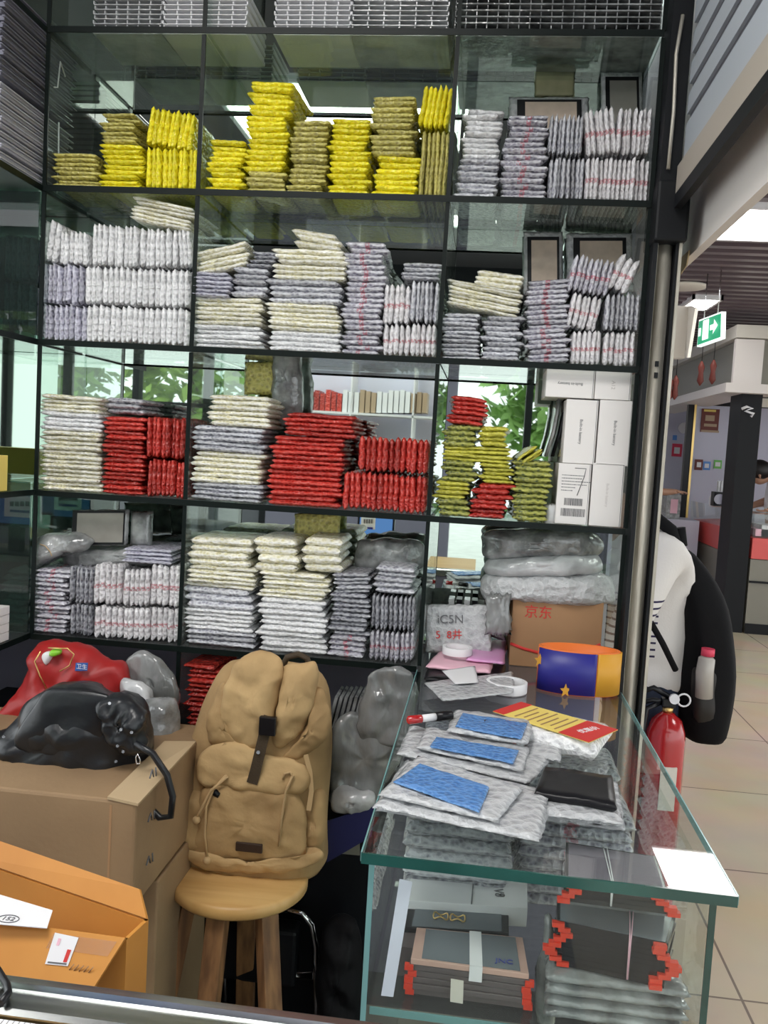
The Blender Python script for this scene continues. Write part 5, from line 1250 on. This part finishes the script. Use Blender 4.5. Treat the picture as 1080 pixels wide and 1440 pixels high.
# clerk behind the right hand counter
def skinbody(name, V, E, m, par=None, sub=2):
    me = bpy.data.meshes.new(name); me.from_pydata([v[:3] for v in V], E, []); me.materials.append(m)
    o = bpy.data.objects.new(name, me); COL.objects.link(o)
    if par is not None: o.parent = par; o.matrix_parent_inverse = parent_world(par).inverted()
    s = o.modifiers.new('skin', 'SKIN'); s.use_smooth_shade = True
    for i, v in enumerate(V):
        r_ = v[3]; me.skin_vertices[0].data[i].radius = r_ if isinstance(r_, tuple) else (r_, r_)
    me.skin_vertices[0].data[0].use_root = True
    u_ = o.modifiers.new('sub', 'SUBSURF'); u_.levels = sub; u_.render_levels = sub
    return o
def hand(V, E, wi, wp, d, side, s=1.0):
    """palm and five fingers from wrist vertex wi at wp, pointing along d"""
    d = d.normalized(); s_ = side.normalized(); dn = d.cross(s_).normalized()
    V.append((*(wp+d*.045*s), (.028*s, .012*s))); pi = len(V)-1; E.append((wi, pi))
    for k, (o_, L) in enumerate(((-.027, .062), (-.009, .072), (.009, .068), (.026, .052))):
        b0 = wp+d*.082*s+s_*o_*s; b1 = b0+d*L*.5*s-dn*.008*s; b2 = b1+d*L*.42*s-dn*.020*s
        i0 = len(V); V += [(*b0, .0085*s), (*b1, .0075*s), (*b2, .006*s)]; E += [(pi, i0), (i0, i0+1), (i0+1, i0+2)]
    t0 = wp+d*.03*s-s_*.030*s; t1 = t0+d*.03*s-s_*.018*s-dn*.01*s; t2 = t1+d*.028*s-dn*.012*s
    i0 = len(V); V += [(*t0, .010*s), (*t1, .009*s), (*t2, .007*s)]; E += [(pi, i0), (i0, i0+1), (i0+1, i0+2)]
def face(par, c, r_, fwd_, m=None):
    f_ = Vector(fwd_).normalized(); s_ = f_.cross(Vector((0, 0, 1))).normalized(); u_ = s_.cross(f_)
    mk('nose', T([c+f_*r_*.92+u_*r_*.15, c+f_*r_*1.16-u_*r_*.15, c+f_*r_*.95-u_*r_*.25], [.006, .013, .008]), M['skin'], par)
    for q_ in (-1, 1):
        bm = bmesh.new(); bmesh.ops.create_icosphere(bm, subdivisions=2, radius=.010)
        for v in bm.verts: v.co += c+f_*r_*.90+s_*q_*r_*.36+u_*r_*.16
        mk('eye', bm, M['hair'], par, smooth=True)
        mk('ear', T([c+s_*q_*r_*.95+u_*r_*.2, c+s_*q_*r_*1.05, c+s_*q_*r_*.93-u_*r_*.3], [.008, .014, .007]), M['skin'], par)
    mk('mouth', T([c+f_*r_*.93-u_*r_*.45-s_*.022, c+f_*r_*.97-u_*r_*.47, c+f_*r_*.93-u_*r_*.45+s_*.022], .004), M['extred'], par)
Yp = 8.75
hd_ = at(1, Yp, 1064, 668); sh_ = at(1, Yp, 1085, 688)
cx = sh_.x+.12
V = [(cx, Yp, 1.0, .15), (cx-.02, Yp, 1.18, (.17, .12)), (cx-.08, Yp, 1.34, (.17, .11)), (cx-.13, Yp, 1.42, .06), (hd_.x+.03, Yp, hd_.z-.06, .06), (hd_.x+.01, Yp, hd_.z, (.085, .10)), (hd_.x+.01, Yp, hd_.z+.07, .08),
     (cx+.08, Yp-.17, 1.36, .06), (cx+.02, Yp-.28, 1.16, .045), (cx-.22, Yp-.40, 1.09, .032),
     (cx-.02, Yp+.18, 1.36, .06), (cx-.06, Yp+.24, 1.15, .045), (cx-.26, Yp+.08, 1.09, .032),
     (cx, Yp+.02, .86, .15), (cx+.05, Yp-.1, .80, .09), (cx+.05, Yp-.1, .45, .065), (cx+.05, Yp-.1, .06, .045), (cx+.05, Yp+.12, .80, .09), (cx+.05, Yp+.12, .45, .065), (cx+.05, Yp+.12, .06, .045)]
E_ = [(0, 1), (1, 2), (2, 3), (3, 4), (4, 5), (5, 6), (2, 7), (7, 8), (8, 9), (2, 10), (10, 11), (11, 12), (0, 13), (13, 14), (14, 15), (15, 16), (13, 17), (17, 18), (18, 19)]
hand(V, E_, 9, Vector(V[9][:3]), Vector((-1, 0, -.3)), Vector((0, 1, 0))); hand(V, E_, 12, Vector(V[12][:3]), Vector((-1, -.2, -.3)), Vector((0, 1, 0)))
pr = skinbody('person', V, E_, M['skin']); tag(pr, 'person in white shirt bent over the stall counter across the hall', 'person')
V2 = [(cx, Yp, .92, .165), (cx, Yp, 1.02, .165), (cx-.02, Yp, 1.18, (.185, .135)), (cx-.08, Yp, 1.34, (.185, .125)), (cx+.08, Yp-.17, 1.36, .075), (cx+.05, Yp-.24, 1.25, .068), (cx-.02, Yp+.18, 1.36, .075), (cx-.04, Yp+.22, 1.25, .068)]
skinbody('shirt', V2, [(0, 1), (1, 2), (2, 3), (3, 4), (4, 5), (3, 6), (6, 7)], M['white'], pr)
hc = Vector((hd_.x+.02, Yp, hd_.z+.05)); bm = bmesh.new(); bmesh.ops.create_icosphere(bm, subdivisions=3, radius=1)
for v in bm.verts: v.co = Vector((hc.x+v.co.x*.115, hc.y+v.co.y*.115, hc.z+v.co.z*.10+.005*nz(v.co, 5)))
mk('hair', bm, M['hair'], pr, smooth=True); face(pr, Vector((hd_.x, Yp, hd_.z)), .09, (-1, 0, -.35))
# arm of a person behind the post
Ya = 9.0; V = []; 
sp_ = at(1, Ya, 905, 672); el = at(1, Ya, 928, 692); wr = at(1, Ya, 947, 691)
V = [(sp_.x-.18, Ya, 1.0, .14), (sp_.x-.18, Ya, 1.30, (.16, .12)), (sp_.x-.10, Ya-.05, 1.38, .065), (el.x, Ya-.05, el.z, .042), (wr.x, Ya-.05, wr.z, .030), (sp_.x-.18, Ya, 1.45, .055), (sp_.x-.16, Ya, 1.60, (.08, .095)), (sp_.x-.18, Ya, .85, .14), (sp_.x-.26, Ya, .78, .09), (sp_.x-.26, Ya, .42, .065), (sp_.x-.26, Ya, .05, .045), (sp_.x-.10, Ya, .78, .09), (sp_.x-.10, Ya, .42, .065), (sp_.x-.10, Ya, .05, .045), (sp_.x-.34, Ya, 1.36, .06), (sp_.x-.40, Ya, 1.1, .045), (sp_.x-.38, Ya-.1, .86, .03)]
E_ = [(0, 1), (1, 2), (2, 3), (3, 4), (1, 5), (5, 6), (0, 7), (7, 8), (8, 9), (9, 10), (7, 11), (11, 12), (12, 13), (1, 14), (14, 15), (15, 16)]
hand(V, E_, 4, wr+Vector((0, -.05, 0)), Vector((1, 0, .05)), Vector((0, 1, 0)), .9)
p3 = skinbody('person', V, E_, M['skin']); tag(p3, 'person mostly hidden by the post, bare forearm stretched along the pale wall', 'person')
skinbody('dark_top', [(sp_.x-.18, Ya, .92, .155), (sp_.x-.18, Ya, 1.15, (.16, .13)), (sp_.x-.18, Ya, 1.31, (.175, .13)), (sp_.x-.10, Ya-.04, 1.39, .075), (sp_.x-.34, Ya, 1.37, .07)], [(0, 1), (1, 2), (2, 3), (2, 4)], M['denim'], p3)
hq = Vector((sp_.x-.16, Ya+.01, 1.66)); bm = bmesh.new(); bmesh.ops.create_icosphere(bm, subdivisions=3, radius=.105)
for v in bm.verts: v.co += hq
mk('hair', bm, M['hair'], p3, smooth=True); face(p3, Vector((sp_.x-.16, Ya, 1.60)), .09, (.6, -.8, 0))
o = vbox('clear_bin', 937, 957, 695, 730, 9.3, .3, M['filmg']); tag(o, 'grey bin of goods below the bare forearm', 'bin'); vbox('pink_goods', 943, 953, 702, 722, 9.29, .01, M['pink'], o)
vb = at(1, 9.3, 947, 730); tag(mk('low_cabinet', B(vb.x-.4, vb.x+.25, 9.25, 9.8, 0, vb.z), M['wallw']), 'pale low cabinet under the grey bin', 'cabinet')

# ================================================================ CUSTOMER WITH BLACK RUCKSACK
Yq = 3.05
def qp(x, y, dy=0): return at(1, Yq+dy, x, y)
hipc = qp(905, 975); ch_ = qp(908, 840); sh0 = qp(912, 765)
H_ = hipc.x
V = [(*hipc, (.06, .07)), (*qp(903, 900), (.115, .15)), (*ch_, (.13, .17)), (*qp(905, 772), (.11, .16)), (*qp(893, 735), .055), (*qp(880, 700), (.085, .10)), (*qp(878, 668), .085),
     (sh0.x+.01, Yq-.19, sh0.z-.01, .06), (sh0.x-.07, Yq-.21, sh0.z-.22, .047), (sh0.x-.16, Yq-.22, sh0.z-.41, .032),
     (sh0.x+.01, Yq+.19, sh0.z-.01, .06), (sh0.x-.02, Yq+.23, sh0.z-.22, .047), (sh0.x-.08, Yq+.25, sh0.z-.42, .034),
     (H_-.01, Yq-.09, hipc.z-.08, .05), (H_-.06, Yq-.10, .36, .045), (H_-.02, Yq-.10, .07, .045), (H_-.13, Yq-.10, .035, .035),
     (H_-.01, Yq+.09, hipc.z-.08, .05), (H_-.06, Yq+.10, .36, .045), (H_-.02, Yq+.10, .07, .045), (H_-.13, Yq+.10, .035, .035)]
E_ = [(0, 1), (1, 2), (2, 3), (3, 4), (4, 5), (5, 6), (3, 7), (7, 8), (8, 9), (3, 10), (10, 11), (11, 12), (0, 13), (13, 14), (14, 15), (15, 16), (0, 17), (17, 18), (18, 19), (19, 20)]
hand(V, E_, 9, Vector(V[9][:3]), Vector((-.1, 0, -1)), Vector((0, 1, 0))); hand(V, E_, 12, Vector(V[12][:3]), Vector((-.1, 0, -1)), Vector((0, 1, 0)))
cu_ = skinbody('person', V, E_, M['skin']); tag(cu_, 'person in white top with navy stripes and dark jeans wearing a black rucksack', 'person')
M['whiteshirt'] = mat('white_knit', (.74, .71, .68), .8, bump=.2, bump_s=160)
V2 = [(*qp(903, 974), (.134, .178)), (*qp(903, 948), (.134, .178)), (*qp(903, 900), (.132, .175)), (*qp(907, 840), (.145, .19)), (*qp(906, 775), (.125, .175)), (sh0.x+.01, Yq-.19, sh0.z-.01, .08), (sh0.x-.07, Yq-.21, sh0.z-.22, .066), (sh0.x-.15, Yq-.22, sh0.z-.38, .046), (sh0.x+.01, Yq+.19, sh0.z-.01, .08), (sh0.x-.02, Yq+.23, sh0.z-.22, .066), (sh0.x-.08, Yq+.25, sh0.z-.40, .046), (*qp(896, 742), .075)]
ws_ = M['whiteshirt']; nt = ws_.node_tree; N_ = nt.nodes; L_ = nt.links
tc = N_.new('ShaderNodeTexCoord'); sx_ = N_.new('ShaderNodeSeparateXYZ'); L_.new(tc.outputs['Object'], sx_.inputs[0])
def mth(op, a, c=None):
    x = N_.new('ShaderNodeMath'); x.operation = op
    for i, q_ in enumerate((a, c)):
        if q_ is None: continue
        if isinstance(q_, (int, float)): x.inputs[i].default_value = q_
        else: L_.new(q_, x.inputs[i])
    return x.outputs[0]
def zat(y): return qp(915, y, -.2).z
st_ = mth('LESS_THAN', mth('FRACT', mth('DIVIDE', mth('SUBTRACT', sx_.outputs[2], zat(932)), .0225)), .30)
zr1 = mth('MULTIPLY', mth('GREATER_THAN', sx_.outputs[2], zat(932)), mth('LESS_THAN', sx_.outputs[2], zat(838)))
xr_ = mth('LESS_THAN', sx_.outputs[0], qp(930, 900, -.2).x)
mx_ = N_.new('ShaderNodeMix'); mx_.data_type = 'RGBA'; L_.new(mth('MULTIPLY', st_, mth('MULTIPLY', zr1, xr_)), mx_.inputs[0]); mx_.inputs[6].default_value = (.74, .71, .68, 1); mx_.inputs[7].default_value = (.02, .015, .06, 1)
L_.new(mx_.outputs[2], N_['Principled BSDF'].inputs['Base Color'])
sh_o = skinbody('white_top', V2, [(0, 1), (1, 2), (2, 3), (3, 4), (4, 5), (5, 6), (6, 7), (4, 8), (8, 9), (9, 10), (4, 11)], ws_, cu_)
V3 = [(*qp(904, 925), (.125, .165)), (hipc.x, Yq, hipc.z-.03, (.145, .18)), (H_-.01, Yq-.09, hipc.z-.12, .115), (H_-.06, Yq-.10, .36, .085), (H_-.02, Yq-.10, .10, .065), (H_-.01, Yq+.09, hipc.z-.12, .115), (H_-.06, Yq+.10, .36, .085), (H_-.02, Yq+.10, .10, .065)]
skinbody('jeans', V3, [(0, 1), (1, 2), (2, 3), (3, 4), (1, 5), (5, 6), (6, 7)], M['denim'], cu_)
hq = qp(880, 676); bm = bmesh.new(); bmesh.ops.create_icosphere(bm, subdivisions=3, radius=1)
for v in bm.verts: v.co = Vector((hq.x+.02+v.co.x*.105, hq.y+v.co.y*.105, hq.z+.03+v.co.z*.11))
mk('hair', bm, M['hair'], cu_, smooth=True); face(cu_, qp(880, 690), .09, (-1, 0, -.1))
for q_ in (-1, 1):
    bm = bmesh.new(); loft(bm, [[(H_-.07+(.150*math.cos(t))*f_, Yq+q_*.10+.052*math.sin(t)*f_, z_) for t in [k*PI/10 for k in range(20)]] for z_, f_ in ((.001, .97), (.02, 1.0), (.055, .92), (.085, .62), (.11, .42))])
    mk('shoe', bm, M['blackp'], cu_, smooth=True)
rk = empty('rucksack', tuple(qp(985, 900)), 'black rucksack with a bottle in its side pocket, worn by the striped person', 'backpack')
RW = [(1034, 962, 1003, .10), (1026, 955, 1010, .13), (990, 952, 1020, .145), (940, 950, 1028, .15), (890, 950, 1029, .15), (850, 950, 1018, .145), (815, 948, 1000, .13), (785, 946, 975, .11), (772, 946, 962, .07)]
R = []
for y, xl_, xr_, hd in RW:
    a_ = qp(xl_, y); b_ = qp(xr_, y); c_ = (a_+b_)/2; hw = (b_.x-a_.x)/2; rr = []
    for k in range(32):
        t = 2*PI*k/32; cx_, sx_ = math.cos(t), math.sin(t); p = Vector((c_.x+hw*abs(cx_)**.7*(1 if cx_ > 0 else -1), Yq+hd*abs(sx_)**.7*(1 if sx_ > 0 else -1), c_.z))
        q_ = (p-c_); q_.z = 0; rr.append(p+q_.normalized()*.012*nz(p, 9))
    R.append(rr)
bm = bmesh.new(); loft(bm, R); crumple(bm, .022, 5, 3); mk('body', bm, M['blacknylon'], rk, sub=1)
mk('side_pocket', pillow(smoothpts(pxo([(975, 1010), (972, 950), (980, 935), (1004, 940), (1008, 960), (1003, 1015)], Yq-.13), 4), .03, .02, .004), mat('pocket_mesh', (.012, .010, .009), .5), rk, smooth=True)
mk('shoulder_strap', T([qp(905, 735, -.12), qp(925, 730, -.17), qp(943, 745, -.18), qp(952, 775, -.17), qp(958, 800, -.12)], .022), M['blacknylon'], rk)
mk('shoulder_strap', T([qp(905, 735, .12), qp(925, 730, .17), qp(943, 745, .18), qp(952, 775, .17)], .022), M['blacknylon'], rk)
mk('lower_strap', T([qp(903, 850, -.205), qp(915, 875, -.215), qp(932, 905, -.21), qp(950, 942, -.17)], .010), M['blacknylon'], rk)
mk('buckle', T([qp(955, 742, -.16), qp(958, 768, -.16)], .02), M['blacknylon'], rk)
bo = tag(mk('drink_bottle', T([qp(990, 980, -.165), qp(991, 945, -.17), qp(994, 926, -.172), qp(995, 922, -.172)], [.028, .028, .026, .016], 16), mat('bottle_plastic', (.45, .42, .38), .2)), 'clear drink bottle with red and white cap in the rucksack pocket', 'bottle')
mk('red_cap', T([qp(995, 922, -.172), qp(996, 912, -.172)], .021, 16), M['rosy'], bo)
# fire extinguisher
Yx = 2.85; q = at(1, Yx, 938, 1010); ex_ = q.x; 
fe = empty('fire_extinguisher', (ex_, Yx, 0), 'red fire extinguisher standing on the hall floor outside the counter', 'fire extinguisher')
zt_ = at(1, Yx, 938, 1001).z; rr = .062
bm = bmesh.new(); lathe(bm, [(.045, .02), (rr, .035), (rr, zt_-.09), (rr*.95, zt_-.06), (rr*.75, zt_-.025), (rr*.4, zt_-.006), (.018, zt_)], (ex_, Yx, 0)); mk('cylinder_body', bm, M['extred'], fe)
bm = bmesh.new(); lathe(bm, [(.063, 0), (.066, .02), (.066, .12), (.064, .125)], (ex_, Yx, 0)); mk('foot_ring', bm, M['extred'], fe)
bm = bmesh.new(); tube(bm, [(ex_, Yx, zt_), (ex_, Yx, zt_+.018)], .017, 16); mk('brass_neck', bm, M['brass'], fe)
mk('valve', B(ex_-.022, ex_+.022, Yx-.018, Yx+.018, zt_+.018, zt_+.045), M['blackp'], fe, bevel=.004)
mk('handle', T([(ex_+.01, Yx, zt_+.045), (ex_-.05, Yx, zt_+.075), (ex_-.09, Yx, zt_+.055)], .009), M['blackp'], fe)
mk('handle', T([(ex_+.01, Yx, zt_+.03), (ex_-.05, Yx, zt_+.035), (ex_-.09, Yx, zt_+.02)], .008), M['blackp'], fe)
mk('pull_ring', T([(ex_+.045+.02*math.cos(t), Yx-.01, zt_+.045+.02*math.sin(t)) for t in [k*PI/8 for k in range(16)]], .003, closed=True), M['white'], fe)
mk('gauge', T([(ex_+.012, Yx-.018, zt_+.05), (ex_+.012, Yx-.03, zt_+.05)], .016, 14), M['white'], fe)
mk('hose', T([(ex_-.022, Yx, zt_+.03), (ex_-.07, Yx-.02, zt_+.01), (ex_-.078, Yx-.02, zt_-.1), (ex_-.072, Yx-.01, zt_-.3)], .009), M['blackp'], fe)
mk('label', B(ex_-.02, ex_+.03, Yx-rr-.0015, Yx-rr+.012, zt_-.30, zt_-.16), M['cream'], fe)

# ================================================================ BEHIND THE CAMERA (what the rack mirror shows)
def mbox(name, x0, x1, y0, y1, yy, dep, m, par=None):
    a_ = mir(x0, (y0+y1)/2, yy); b_ = mir(x1, (y0+y1)/2, yy); a_.z = mir((x0+x1)/2, y1, yy).z; b_.z = mir((x0+x1)/2, y0, yy).z; return mk(name, B(min(a_.x, b_.x), max(a_.x, b_.x), a_.y-dep, a_.y, min(a_.z, b_.z), max(a_.z, b_.z)), m, par)
# street side glazing
YG = -3.0
gz = empty('window_wall', (-1, YG, 0), None, None, None, 'structure'); gz.name = 'window_1'
bm = bmesh.new()
for x in (-5.2, -4.3, -3.75, -3.1, -2.45, -1.9, .36, .95, 1.6, 2.6): box(bm, x-.03, x+.03, YG-.05, YG+.05, 0, 3.1)
for z in (1.02, 1.72, 2.18, 2.32): box(bm, -5.2, -1.9, YG-.03, YG+.03, z-.02, z+.02)
box(bm, -5.2, 2.6, YG-.06, YG+.06, 2.42, 3.1); mk('window_frame', bm, M['black'], gz)
mk('window_pane', B(-5.2, -1.93, YG-.004, YG+.004, .05, 2.4), M['clearglass'], gz)
mk('wall_behind', B(-1.87, -.25, YG-.05, YG+.05, 0, 2.4), M['slate'], gz)
mk('low_panel', B(-5.2, -1.93, YG-.02, YG+.02, .0, .9), M['shutd'], gz)
# wall shelf with packets and its lavender board
ws = empty('wall_shelf', tuple(mir(510, 600, 5.0)), 'lavender wall shelf with rows of packets, reflected in the rack mirror', 'shelf')
mbox('back_board', 418, 612, 508, 660, 5.04, .02, M['wallw'], ws)
for y in (581,): mbox('shelf_board', 418, 612, y, y+3, 4.80, .22, M['white'], ws)
for x in (492, 580): mbox('divider', x, x+2, 508, 640, 4.80, .22, M['white'], ws)
r = random.Random(9)
for i in range(22):
    x = 426+i*8; 
    if x > 604: break
    m_, n_ = (K['red'][1], 'red') if i < 7 else ((M['tan'], 'brown') if (9 < i < 13 or i > 18) else (M['white'], 'white'))
    o = mbox('small_packet', x, x+6.6, 551+r.uniform(-3, 3), 580.6, 4.82, .16, m_); tag(o, f'{n_} packet in the mirrored row on the lavender shelf', 'packet', f'{n_} packets on the mirrored shelf')
# two computer monitors
def monitor(x0, x1, y0, y1, yy, label, sheet):
    e = empty('computer_monitor', tuple(mir((x0+x1)/2, y1, yy)), label, 'monitor')
    mbox('bezel', x0-3, x1+3, y0-3, y1+4, yy+.02, .03, M['blackp'], e)
    s = mbox('blue_display', x0, x1, y0, y1, yy, .005, emis('blue_display', (.16, .34, .80), .8), e)
    mbox('white_sheet', sheet[0], sheet[1], y0+1, y1-8, yy-.012, .006, M['white'], e)
    for k in range(4):
        w_ = (sheet[1]-sheet[0]); mbox('printed_character', sheet[0]+w_*(.18+.17*k), sheet[0]+w_*(.30+.17*k), y0+8, y0+14, yy-.02, .002, M['ink'], e)
    mbox('blue_line', sheet[0]+w_*.18, sheet[0]+w_*.82, y0+19, y0+22, yy-.02, .002, M['navy'], e)
    a_ = mir((x0+x1)/2, y1+5, yy); mk('stand', B(a_.x-.03, a_.x+.03, a_.y-.06, a_.y-.01, a_.z-.12, a_.z), M['blackp'], e); mk('stand_foot', B(a_.x-.12, a_.x+.12, a_.y-.12, a_.y+.06, a_.z-.13, a_.z-.12), M['blackp'], e)
    return a_.z-.13, a_
zq, aq = monitor(48, 126, 690, 726, 4.6, 'blue-screened monitor seen in the mirror, fourth shelf left bay', (76, 115))
tag(mk('desk', B(aq.x-.6, aq.x+.5, aq.y-.35, aq.y+.25, 0, zq-.001), M['greyc']), 'grey desk carrying the monitor mirrored at left', 'desk')
zq, aq = monitor(506, 552, 722, 752, 4.4, 'blue-screened monitor seen in the mirror, fourth shelf middle bay', (508, 528))
tag(mk('desk', B(aq.x-.3, aq.x+.25, aq.y-.3, aq.y+.25, 0, zq-.001), M['greyc']), 'grey desk carrying the monitor mirrored in the middle bay', 'desk')
# trees outside
def leafmat(n, c): return mat(n, c, .6, noise_s=3, noise_f=.5)
def tree(x, y, h, rad, c, seed, label):
    e = empty('street_tree', (x, y, 0), label, 'tree', 'trees outside the street window')
    mk('trunk', T([(x, y, 0), (x+.05, y, h*.35), (x-.05, y+.05, h*.7)], [.14, .10, .05], 10), mat('bark', (.12, .08, .05), .9), e)
    r = random.Random(seed); bm = bmesh.new()
    for k in range(900):
        t, p = r.uniform(0, 2*PI), math.acos(r.uniform(-1, 1)); q = rad*r.uniform(.35, 1)**.6
        c_ = Vector((x+q*math.sin(p)*math.cos(t), y+q*math.sin(p)*math.sin(t)*.7, h*.62+q*math.cos(p)*1.0))
        a_ = Vector((r.uniform(-1, 1), r.uniform(-1, 1), r.uniform(-1, 1))).normalized(); b_ = a_.cross(Vector((.3, .5, .8))).normalized(); s_ = r.uniform(.07, .16)
        bm.faces.new([bm.verts.new(c_+v) for v in (a_*s_, b_*s_*.5, -a_*s_, -b_*s_*.5)])
    mk('crown', bm, leafmat('leaf', c), e)
for k, (x, y, h, rad, c) in enumerate(((-3.5, -5.8, 3.6, 1.0, (.40, .60, .10)), (-5.4, -5.6, 3.9, 1.0, (.32, .55, .08)), (-1.6, -6.4, 3.6, .8, (.42, .58, .12)), (.85, -6.4, 3.6, .9, (.35, .60, .16)), (-7.3, -5.9, 4.0, 1.0, (.40, .56, .10)))):
    tree(x, y, h, rad, c, k+5, ('second tree from the left beyond the mirrored window', 'first broad tree beyond the mirrored window', 'third tree beyond the mirrored window, beside the wall', 'single tree beyond the open entrance, mirrored at right', 'outermost tree beyond the mirrored window')[k])
print('PACKETS', pk_n, sum(pk_n.values()))
for o in COL.objects:
    if o.get('label') and len(o['label'].split()) > 16: print('LONG', o.name, o['label'])
